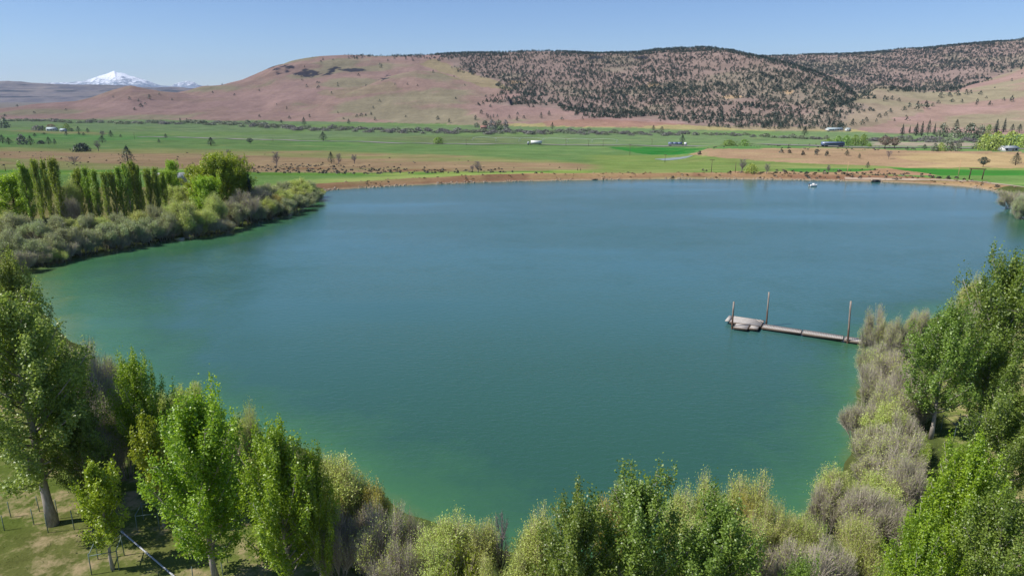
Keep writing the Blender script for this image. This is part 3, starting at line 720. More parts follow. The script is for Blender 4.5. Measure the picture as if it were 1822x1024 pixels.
def make_bare(seed, h, r, nlimb, ntwig, bark, tilt=0.9, tw=0.035):
    """leafless tree: trunk, limbs and a haze of grey twigs"""
    rng = np.random.default_rng(seed); wd = MB(); tg = MB()
    zz = np.linspace(-0.2, h * 0.8, 6); wd.tube(np.stack([np.cumsum(rng.normal(0, .03 * h, 6)) * .5, np.cumsum(rng.normal(0, .03 * h, 6)) * .5, zz], 1), np.interp(zz, [0, h * .8], [.04 * h, .012 * h]), 6)
    s0 = []; s1 = []
    for i in range(nlimb):
        u = (i + .5) / nlimb; z0 = h * (0.18 + 0.6 * u); az = i * 2.4 + rng.normal(0, .3); e = rng.uniform(0.15, 0.7) + 0.35 * u
        L = r * (1.1 - 0.5 * u) * rng.uniform(.75, 1.1) / math.cos(e) * 0.9
        d = np.array([math.cos(az) * math.cos(e), math.sin(az) * math.cos(e), math.sin(e)]); s = np.linspace(0, 1, 4)
        P = np.array([0, 0, z0]) + d * (s * L)[:, None] + np.array([0, 0, .2]) * (s * s * L)[:, None] + rng.normal(0, .03 * L, (4, 3)) * s[:, None]
        P[:, 2] = np.minimum(P[:, 2], h * 0.96)
        wd.tube(P, 0.016 * h * (1 - .8 * s) + .006, 4)
        k = max(3, ntwig // nlimb); q = rng.uniform(.25, 1, k)
        a = np.stack([np.interp(q, s, P[:, j]) for j in range(3)], 1); s0.append(a); s1.append(a + unit(d + rng.normal(size=(k, 3)) * .7 + np.array([0, 0, .3])) * (h * rng.uniform(.08, .2, k))[:, None])
    S0 = np.concatenate(s0); S1 = np.concatenate(s1); S1[:, 2] = np.minimum(S1[:, 2], h)
    ribbons(tg, rng, S0, S1, tw, tw * .5, rng.random(len(S0)))
    k = rng.integers(0, len(S0), ntwig * 2); f = rng.random(ntwig * 2)[:, None]; T0 = S0[k] * (1 - f) + S1[k] * f
    ribbons(tg, rng, T0, T0 + unit(rng.normal(size=(ntwig * 2, 3)) + np.array([0, 0, .4])) * h * 0.09, tw * .7, tw * .3, rng.random(ntwig * 2))
    return dict(parts=[('trunk', wd.mesh('trunk', [bark])), ('twigs', tg.mesh('twigs', [bark]))], h=h, w=2 * r)

# ------------------------------------------------------------------ plants: materials and prototypes
def tint_mat(name, a, b):
    q = N(name); return q.surf(q.n('ShaderNodeBsdfDiffuse', {'Color': q.mix(q.attr('tint'), tuple(a), tuple(b))}).outputs[0])
B_GREY = bark_mat('bark_pale_grey', lin(120, 112, 104), lin(178, 170, 160)); B_BROWN = bark_mat('bark_brown_grey', lin(74, 62, 52), lin(120, 104, 88))
B_DARK = bark_mat('bark_dark', lin(56, 48, 44), lin(92, 80, 72))
W_GREY = tint_mat('twigs_grey', lin(112, 104, 94), lin(192, 182, 166)); W_TAN = tint_mat('twigs_tan', lin(112, 102, 84), lin(204, 192, 160)); W_DEAD = tint_mat('twigs_dead', lin(84, 78, 80), lin(150, 140, 142))
L_MAPLE = leaf_mat('leaves_fresh_green', (0.118, 0.230, 0.009), (0.414, 0.560, 0.031), .52, .14)
L_COTTON = leaf_mat('leaves_olive_green', (0.090, 0.162, 0.020), (0.325, 0.437, 0.069), .52, .14)
L_TALL = leaf_mat('leaves_dark_olive', (0.140, 0.213, 0.031), (0.448, 0.538, 0.118), .52, .14)
L_SAP = leaf_mat('leaves_yellow_green', (0.210, 0.300, 0.014), (0.440, 0.530, 0.040))
L_POPLAR = leaf_mat('leaves_poplar', (0.150, 0.245, 0.022), (0.410, 0.530, 0.060))
L_ROUND = leaf_mat('leaves_bright_round', (0.213, 0.336, 0.020), (0.470, 0.605, 0.050))
L_AIRY = leaf_mat('leaves_willow_pale', (0.390, 0.490, 0.090), (0.700, 0.780, 0.220), .52, .16)
L_YELLOW = leaf_mat('leaves_willow_yellow', (0.450, 0.430, 0.060), (0.680, 0.610, 0.150))
L_OLIVE = leaf_mat('leaves_grey_green', (0.269, 0.336, 0.134), (0.538, 0.605, 0.302))
L_JUN = leaf_mat('juniper_needles', (0.021, 0.039, 0.027), (0.062, 0.094, 0.062), 0.1)
L_FARBUSH = leaf_mat('bush_grey_green', (0.090, 0.112, 0.066), (0.230, 0.250, 0.165), 0.1); L_FARGREY = leaf_mat('bush_grey', (0.090, 0.086, 0.084), (0.230, 0.215, 0.205), 0.1)
L_FARGREEN = leaf_mat('bush_fresh_green', (0.100, 0.190, 0.020), (0.250, 0.370, 0.050), 0.2); L_PINK = leaf_mat('blossom_dusty', (0.150, 0.100, 0.072), (0.300, 0.220, 0.165), 0.2)
L_FARWILLOW = leaf_mat('far_willow_leaves', (0.210, 0.280, 0.045), (0.430, 0.490, 0.100), .2)
L_SAGE = leaf_mat('sagebrush_dark', (0.040, 0.042, 0.032), (0.120, 0.115, 0.085), 0.1)

OVATE = prof([(0, .62), (.12, .92), (.3, 1), (.55, .82), (.8, .45), (1, .10)])
CONE = prof([(0, .72), (.1, .98), (.25, 1), (.5, .74), (.75, .40), (1, .06)])
COLUMN = prof([(0, .55), (.15, .9), (.45, 1), (.75, .85), (.92, .5), (1, .15)])
DOME = prof([(0, .72), (.2, .98), (.5, 1), (.75, .82), (.92, .5), (1, .25)])

P = {}
P['maple'] = [make_tree(100 + i, 12, 3.3, .12, CONE, .55, 1.22, 64, 40000, .155, B_GREY, L_MAPLE, .17, .27, 2.7, .42, spread=.15) for i in range(3)]
P['cotton'] = [make_tree(120 + i, 12, 3.2, .17, prof([(0, .66), (.12, .92), (.28, 1), (.5, .82), (.75, .46), (1, .08)]), .45, 1.18, 58, 30000, .155, B_GREY, L_COTTON, .17, .28, 2.1, .36, spread=.17) for i in range(3)]
P['tall'] = [make_tree(140 + i, 17, 4.0, .18, OVATE, .30, 1.10, 66, 46000, .17, B_GREY, L_TALL, .30, .38, 1.4, .25, spread=.18) for i in range(2)]
P['sapling'] = [make_tree(160 + i, 6, 1.35, .22, OVATE, .45, 1.05, 32, 9000, .13, B_GREY, L_SAP, .08, .20, 1.4, .3) for i in range(2)]
P['poplar'] = [make_tree(180 + i, 15, 1.5, .03, COLUMN, 1.10, 1.36, 54, 12000, .22, B_GREY, L_POPLAR, .2, .21, 2.4, .1, spread=.12) for i in range(4)]
P['round'] = [make_tree(200 + i, 11, 4.2, .08, DOME, .25, 1.2, 56, 22000, .25, B_BROWN, L_ROUND, .25, .42, 1.4, .2) for i in range(3)]
P['airy'] = [make_shrub(300 + i, 5.5, 2.3, 11, 3, 2400, 15000, .115, W_TAN, L_AIRY, tw=.010, leaf_from=.30) for i in range(4)]
P['airytree'] = [make_shrub(320 + i, 7, 2.6, 9, 4, 3000, 19000, .12, W_TAN, L_AIRY, trunked=.5, tw=.011, lobe=.44, leaf_from=.30) for i in range(4)]
P['yellow'] = [make_shrub(340 + i, 5, 2.0, 11, 3, 2000, 14000, .115, W_TAN, L_YELLOW, tw=.010, leaf_from=.30) for i in range(2)]
P['half'] = [make_shrub(420 + i, 5, 2.3, 12, 3, 4200, 5200, .105, W_GREY, L_AIRY, tw=.011, leaf_from=.5) for i in range(3)]
P['grey'] = [make_shrub(360 + i, 4, 2.2, 14, 3, 4600, 2600, .09, W_GREY, L_AIRY, tw=.012, leaf_from=.6) for i in range(3)]
P['olive'] = [make_shrub(380 + i, 5, 2.5, 12, 3, 3000, 15000, .125, W_GREY, L_OLIVE, tw=.013, leaf_from=.35) for i in range(4)]
P['green'] = [make_shrub(400 + i, 3, 1.8, 10, 2, 1200, 6500, .12, W_TAN, L_ROUND, tw=.012, aspect=.7, leaf_from=.2) for i in range(2)]
P['juniper'] = [make_small(500 + i, 8, 3.0, 'juniper', 900, L_JUN, B_DARK) for i in range(3)]
P['flat_juniper'] = [make_small(510 + i, 6, 4.0, 'flat', 800, L_JUN, B_DARK) for i in range(2)]
P['low_juniper'] = [make_small(515, 4, 5.5, 'bush', 800, L_JUN, None)]
P['conifer'] = [make_small(520 + i, 12, 2.8, 'conifer', 900, L_JUN, B_DARK) for i in range(2)]
P['farbush'] = [make_small(530 + i, 4, 3.0, 'bush', 320, L_FARBUSH, None) for i in range(3)]
P['fargrey'] = [make_small(540 + i, 4, 3.0, 'bush', 320, L_FARGREY, None) for i in range(3)]
P['fargreen'] = [make_small(550 + i, 7, 4.2, 'bush', 700, L_FARGREEN, B_DARK) for i in range(3)]
P['blossom'] = [make_small(560 + i, 8, 5.0, 'flat', 800, L_PINK, B_DARK) for i in range(2)]
P['bare'] = [make_bare(570 + i, 9, 3.4, 16, 420, W_DEAD) for i in range(3)]
P['barebush'] = [make_bare(580 + i, 4, 4.0, 18, 380, W_DEAD, tw=.03) for i in range(2)]
P['farwillow'] = [make_small(585 + i, 9, 6, 'bush', 900, L_FARWILLOW, B_DARK) for i in range(2)]
P['hilljuniper'] = [make_small(590 + i, 7, 2.7, 'juniper', 90, L_JUN, None) for i in range(4)]

rs = random.Random(7)
KIND_CAT = dict(half='shrub', farwillow='tree', maple='tree', cotton='tree', tall='tree', sapling='tree', poplar='tree', round='tree', airy='shrub', airytree='tree', yellow='shrub', grey='shrub', olive='shrub', green='shrub', juniper='tree',
                flat_juniper='tree', low_juniper='shrub', conifer='tree', farbush='bush', fargrey='bush', fargreen='tree', blossom='tree', bare='tree', barebush='bush', hilljuniper='tree')
KIND_NAME = dict(half='willow_shrub', farwillow='willow_tree', maple='maple_tree', cotton='cottonwood_tree', tall='tall_tree', sapling='young_tree', poplar='poplar_tree', round='broadleaf_tree', airy='willow_shrub', airytree='willow_tree', yellow='willow_shrub', grey='bare_shrub',
                 olive='silvery_shrub', green='green_shrub', juniper='juniper_tree', flat_juniper='juniper_tree', low_juniper='juniper_shrub', conifer='conifer_tree', farbush='creek_bush', fargrey='creek_bush',
                 fargreen='broadleaf_tree', blossom='blossoming_tree', bare='bare_tree', barebush='bare_bush', hilljuniper='juniper_tree')

def place(kind, X, Y, zg, h, wm, label, group=None, variant=None, rot=None):
    p = P[kind][(variant if variant is not None else rs.randrange(100)) % len(P[kind])]
    sc = (wm / p['w'], wm / p['w'], h / p['h']); rz = rs.uniform(0, 6.283) if rot is None else rot
    nm = KIND_NAME[kind]
    if p['parts'][0][0] is None:
        o = link(nm, p['parts'][0][1], None, (X, Y, zg), rz, sc)
    else:
        o = link(nm, None, None, (X, Y, zg - 0.05), rz, sc)
        for pn, me in p['parts']: link(pn, me, o)
    return tag(o, label, KIND_CAT[kind], group)

def plant(kind, px, pt, pb, wpx, label, group=None, variant=None, sink=0.0):
    """tree whose top shows at (px, pt), standing on the ground at photo row pb, crown wpx wide"""
    _, Y, _ = ground_at(px, pb)
    X, Zt = at_depth(px, pt, Y); X = float(X); Zt = float(Zt)
    zg = float(terrain(np.array([X]), np.array([Y]))[0]); zg = max(zg, -0.4) if Y < 262 else zg
    h = max(Zt - zg, 0.5); d = Y * CT - ((Zt + zg) / 2 - H) * ST
    return place(kind, X, Y, zg - sink, h, wpx * d / FPX, label, group, variant)

ORD = ['first', 'second', 'third', 'fourth', 'fifth', 'sixth', 'seventh', 'eighth', 'ninth', 'tenth', 'eleventh', 'twelfth', 'thirteenth', 'fourteenth', 'fifteenth', 'sixteenth', 'seventeenth', 'eighteenth', 'nineteenth', 'twentieth']
def nth(i):
    if i < 20: return ORD[i]
    t = i + 1; tens = {2: 'twenty', 3: 'thirty', 4: 'forty'}[t // 10]
    return (tens + '-' + ORD[t % 10 - 1]) if t % 10 else {30: 'thirtieth', 40: 'fortieth'}.get(t, tens)

# ------------------------------------------------------------------ near trees (top px, top py, base py, crown width px)
NEAR = [
 ('tall', 8, 520, 932, 228, 'tall dark olive tree with thick pale trunk at the corner of the lawn', 0),
 ('tall', 12, 447, 800, 100, 'tall tree whose tip rises past the bank shrubs, behind the pale trunked tree', 1),
 ('cotton', 92, 600, 880, 120, 'dark shaded leafy tree between the pale trunked tree and the bank shrubs', 0),
 ('cotton', 128, 715, 915, 105, 'added leafy tree directly behind the small staked tree, filling shaded side of pale trunked tree', 1),  # added tree, fills the dark shaded side of the pale trunked one
 ('maple', 237, 628, 860, 112, 'bright green tree with slim pointed tip, farthest from the camera on the lawn', 0),
 ('sapling', 262, 735, 938, 74, 'slim olive green tree in stakes, half hidden by the big bright maple', 1),
 ('maple', 338, 690, 1030, 195, 'broad bright green maple with many upright shoots, biggest on the lawn', 1),
 ('sapling', 165, 818, 1012, 84, 'small yellow green young tree inside a square stake frame on the lawn', 0),
 ('maple', 482, 752, 1062, 150, 'bright green maple next to the lake with a jagged stepped top', 2),
 ('maple', 553, 800, 1056, 92, 'narrow bright green maple leaning on the jagged topped one, beside pale willows', 0),
 ('cotton', 1026, 876, 1180, 150, 'dark green cottonwood with one narrow peak in front of round pale willow', 1),
 ('cotton', 1140, 842, 1165, 182, 'dark green cottonwood with a broad double peak beside the orange willow', 2),
 ('cotton', 1288, 885, 1180, 180, 'sparse cottonwood showing grey limbs in front of three pale willows', 0),
 ('cotton', 1432, 985, 1210, 80, 'cottonwood with only its tip showing in front of grey leafless brush', 1),
 ('cotton', 1802, 445, 748, 138, 'tallest cottonwood of the dock shore, reaching up over open water', 1),
 ('cotton', 1700, 540, 778, 130, 'dense rounded cottonwood nearest to the shore end of the dock', 0),
 ('cotton', 1778, 585, 768, 112, 'leafy cottonwood over the leaning stakes between rounded and tallest cottonwoods', 2),
 ('maple', 1740, 775, 1090, 138, 'bright green bushy tree at the end of the grass path', 2),
 ('cotton', 1812, 690, 930, 135, 'pale green cottonwood beyond the tree shadow on the grass path', 2),
 ('maple', 1656, 908, 1160, 128, 'low bright green tree beside the tree with tan tufts', 0),
 ('cotton', 1800, 868, 1170, 160, 'cottonwood filling the corner below the grass path', 0),
 ('airytree', 1545, 893, 1075, 92, 'slender yellow green tree with tan tufts and a thin dark trunk', 0),
]
for k, px, pt, pb, wp, lab, v in NEAR: plant(k, px, pt, pb, wp, lab, None, v)

# ------------------------------------------------------------------ shrubs along the near shore and the dock shore
NS = [
 ('half', 112, 600, 742, 112), ('grey', 150, 640, 790, 110), ('half', 172, 612, 765, 100), ('grey', 152, 690, 845, 110), ('grey', 172, 745, 885, 90), ('half', 205, 720, 850, 70),
 ('airy', 330, 662, 800, 82), ('airy', 290, 680, 815, 66), ('olive', 365, 745, 880, 60), ('airytree', 430, 700, 868, 70), ('grey', 405, 770, 890, 70), ('airy', 455, 800, 905, 50),
 ('airytree', 600, 783, 965, 122), ('yellow', 662, 833, 975, 66), ('yellow', 592, 850, 990, 60), ('grey', 645, 895, 1020, 110), ('grey', 590, 905, 1045, 90), ('half', 680, 895, 1060, 112), ('grey', 730, 905, 1040, 60), ('grey', 700, 965, 1090, 110),
 ('airytree', 795, 884, 1068, 112), ('airytree', 858, 905, 1075, 92), ('airytree', 770, 930, 1100, 110), ('green', 810, 972, 1110, 110), ('grey', 742, 945, 1090, 90), ('bare', 893, 918, 1075, 34),
 ('airytree', 960, 884, 1080, 108), ('airy', 925, 962, 1110, 90), ('airy', 860, 985, 1130, 100),
 ('yellow', 1088, 862, 1050, 76), ('airytree', 1110, 838, 1040, 70), ('airytree', 1215, 833, 1030, 84), ('airytree', 1272, 824, 1040, 92), ('airytree', 1345, 812, 1020, 100), ('airytree', 1385, 868, 1040, 76), ('airytree', 1236, 890, 1075, 96), ('airytree', 1330, 885, 1070, 110), ('yellow', 1340, 842, 1040, 50),
 ('airytree', 1440, 893, 1045, 90), ('grey', 1425, 945, 1100, 130), ('grey', 1375, 958, 1100, 110), ('grey', 1490, 955, 1100, 100), ('grey', 1450, 985, 1140, 130),
 ('half', 1567, 543, 645, 58), ('half', 1602, 553, 655, 48), ('half', 1640, 533, 630, 44), ('airy', 1745, 476, 600, 62), ('grey', 1742, 535, 640, 66), ('grey', 1715, 548, 640, 50),
 ('half', 1560, 598, 692, 70), ('half', 1597, 612, 712, 88), ('grey', 1565, 640, 730, 76), ('grey', 1612, 650, 745, 86), ('grey', 1640, 672, 762, 74), ('half', 1595, 668, 775, 82),
 ('grey', 1540, 700, 790, 72), ('airy', 1590, 705, 812, 90), ('grey', 1615, 720, 815, 70), ('half', 1560, 745, 840, 96), ('half', 1608, 760, 862, 100), ('half', 1585, 800, 905, 118), ('grey', 1625, 812, 920, 74),
 ('airytree', 1500, 812, 940, 96), ('airy', 1570, 822, 940, 96), ('grey', 1480, 850, 955, 74), ('grey', 1545, 858, 975, 100), ('grey', 1600, 880, 985, 84),
 ('green', 1640, 775, 828, 50), ('green', 1648, 845, 890, 44),
]
NS_LOOK = dict(half='half bare pale willow', airy='pale willow shrub', airytree='pale willow tree with dark stems', yellow='golden yellow willow shrub', grey='grey leafless twiggy shrub', olive='grey green leafy shrub', green='low fresh green shrub', bare='thin bare grey sapling')
ZONES = [(lambda x, y: x < 260, 'by the pale trunked tree', 'shrubs at the lake corner'), (lambda x, y: x < 480, 'behind the bright maples', 'shrubs behind the bright maples'),
         (lambda x, y: x < 900, 'between maples and round willow', 'shrubs on the near shore'), (lambda x, y: x < 1410, 'around the dark cottonwoods', 'shrubs around the dark cottonwoods'),
         (lambda x, y: y > 880 and x < 1520, 'at the corner of two shores', 'shrubs at the corner of two shores'), (lambda x, y: y < 700, 'beside the shore end of the dock', 'shrubs beside the dock'), (lambda x, y: True, 'between the lake and grass path', 'shrubs between lake and grass path')]
buckets = {}
for it in NS:
    for zi, (f, where, grp) in enumerate(ZONES):
        if f(it[1], it[2]): buckets.setdefault((zi, NS_LOOK[it[0]]), []).append(it); break
for (zi, look), items in buckets.items():
    vert = zi >= 5
    items.sort(key=lambda i: (i[2] if vert else i[1]))
    for i, (k, px, pt, pb, wp) in enumerate(items):
        pos = '' if len(items) == 1 else (f', {nth(i)} from the far end' if vert else f', {nth(i)} from the left')
        plant(k, px, pt, pb, wp, f'{look} {ZONES[zi][1]}{pos}', ZONES[zi][2])

# ------------------------------------------------------------------ far-left bank: shrub belt, poplars, broad trees
LB = [
 ('olive', 14, 405, 462, 64), ('olive', 48, 420, 470, 62), ('grey', 30, 440, 482, 56), ('olive', 86, 408, 462, 60), ('grey', 70, 432, 472, 56), ('airy', 98, 436, 470, 46), ('olive', 120, 398, 452, 62), ('grey', 140, 415, 456, 50), ('olive', 158, 402, 450, 56),
 ('grey', 112, 430, 465, 44), ('olive', 186, 392, 444, 60), ('grey', 205, 408, 444, 50), ('olive', 226, 386, 440, 56), ('grey', 246, 400, 436, 48), ('olive', 262, 380, 430, 54), ('grey', 285, 392, 428, 48), ('olive', 296, 372, 424, 52),
 ('airytree', 322, 343, 424, 62), ('grey', 345, 388, 422, 46), ('airy', 362, 366, 418, 52), ('grey', 382, 386, 417, 42), ('grey', 402, 388, 413, 44), ('airy', 350, 380, 420, 40),
 ('airytree', 380, 334, 404, 44), ('olive', 420, 356, 402, 46), ('grey', 440, 345, 397, 46), ('olive', 456, 358, 394, 46), ('olive', 482, 352, 388, 46), ('airy', 474, 345, 390, 40), ('olive', 506, 348, 384, 46), ('olive', 528, 342, 376, 44), ('olive', 548, 338, 368, 40), ('olive', 562, 334, 358, 34),
 ('airy', 500, 330, 374, 46), ('airy', 524, 326, 364, 44), ('airy', 545, 322, 354, 40), ('yellow', 490, 338, 380, 36), ('grey', 462, 330, 376, 48), ('olive', 470, 322, 364, 46), ('olive', 500, 318, 354, 46), ('airy', 528, 314, 348, 44), ('olive', 545, 318, 346, 36), ('airy', 568, 335, 352, 26), ('grey', 430, 335, 384, 40), ('grey', 410, 350, 398, 40),
 ('olive', 20, 372, 432, 60), ('airy', 8, 368, 425, 56), ('olive', 60, 386, 440, 56), ('olive', 100, 378, 430, 50), ('airy', 130, 382, 428, 44), ('olive', 150, 376, 426, 48), ('airy', 178, 378, 424, 40), ('olive', 210, 372, 420, 46), ('airy', 243, 370, 416, 40), ('olive', 275, 362, 410, 46), ('airy', 300, 356, 404, 44), ('airy', 120, 350, 402, 30),
]
LB_LOOK = dict(olive='silvery grey green shrub', grey='grey leafless twiggy shrub', airy='pale willow shrub', airytree='tall pale green willow', yellow='golden yellow willow shrub')
groups = {}
for it in LB: groups.setdefault((it[0], 'front' if it[3] > 445 - 0.19 * it[1] + 14 else 'back'), []).append(it)
for (k, row), items in groups.items():
    items.sort(key=lambda i: -i[1])
    for i, (k_, px, pt, pb, wp) in enumerate(items):
        where = 'at the poplar bank waterline' if row == 'front' else 'behind the poplar bank waterline'
        plant(k_, px, pt, pb, wp, f'{LB_LOOK[k_]} {where}, {nth(i)} from the dam', 'shrubs on the poplar bank')

POP = [(39, 292, 400, 30, 'leftmost and widest poplar of the first clump'), (57, 285, 404, 22, 'poplar with ragged tip, second in the clump of four'), (73, 286, 404, 20, 'slim poplar, third in the clump of four'), (91, 283, 408, 26, 'tall poplar at the open end of the clump of four'),
       (133, 302, 396, 26, 'poplar starting the long row, beside the gap with a grey thicket'), (150, 298, 398, 20, 'slim dark poplar, second in the long row'), (164, 303, 400, 24, 'poplar with yellowish tip, third in the long row'), (183, 308, 402, 20, 'short dark poplar, fourth in the long row'),
       (197, 306, 400, 20, 'slim poplar, fifth in the long row'), (209, 298, 398, 20, 'poplar rising to the taller middle of the long row'), (220, 293, 398, 20, 'poplar next before the tallest of the long row'), (232, 288, 396, 24, 'tallest poplar of the long row under a lone juniper'),
       (242, 296, 394, 18, 'slim poplar just after the tallest of the long row'), (260, 302, 392, 20, 'greyish thin poplar, third from the end of the row'), (274, 299, 392, 20, 'poplar last but one of the long row'), (285, 308, 388, 20, 'short dark poplar ending the long row')]
for px, pt, pb, wp, lab in POP: plant('poplar', px, pt - 3, pb, wp * .86, lab, 'poplars on the far bank')
for k, px, pt, pb, wp, lab in [
 ('round', 14, 308, 396, 84, 'yellow green broad tree in front of the clump of four poplars'), ('airytree', 118, 305, 400, 40, 'thin pale tree in the gap between two poplar groups'), ('grey', 118, 345, 405, 44, 'grey leafless thicket in the gap between two poplar groups'),
 ('round', 350, 292, 374, 62, 'broad bright tree on the poplar side of the big clump'), ('round', 384, 271, 376, 76, 'tallest tree of the big bright clump beyond the willows'), ('round', 412, 276, 370, 62, 'bright tree on the dam side of the big clump'),
 ('round', 428, 306, 368, 44, 'low bright tree at the dam end of the big clump'), ('round', 366, 312, 384, 60, 'low front tree of the big bright clump'), ('conifer', 441, 312, 370, 24, 'small dark conifer beside the big bright clump'),
 ('round', 304, 284, 346, 28, 'small light green tree standing apart behind the poplar row'), ('yellow', 280, 298, 352, 30, 'golden leaved tree behind the last poplars'), ('airytree', 312, 322, 372, 50, 'olive willow between the last poplar and the bright clump'),
 ('round', 296, 302, 352, 34, 'small yellowish tree behind the poplar row end')]:
    plant(k, px, pt, pb, wp, lab)

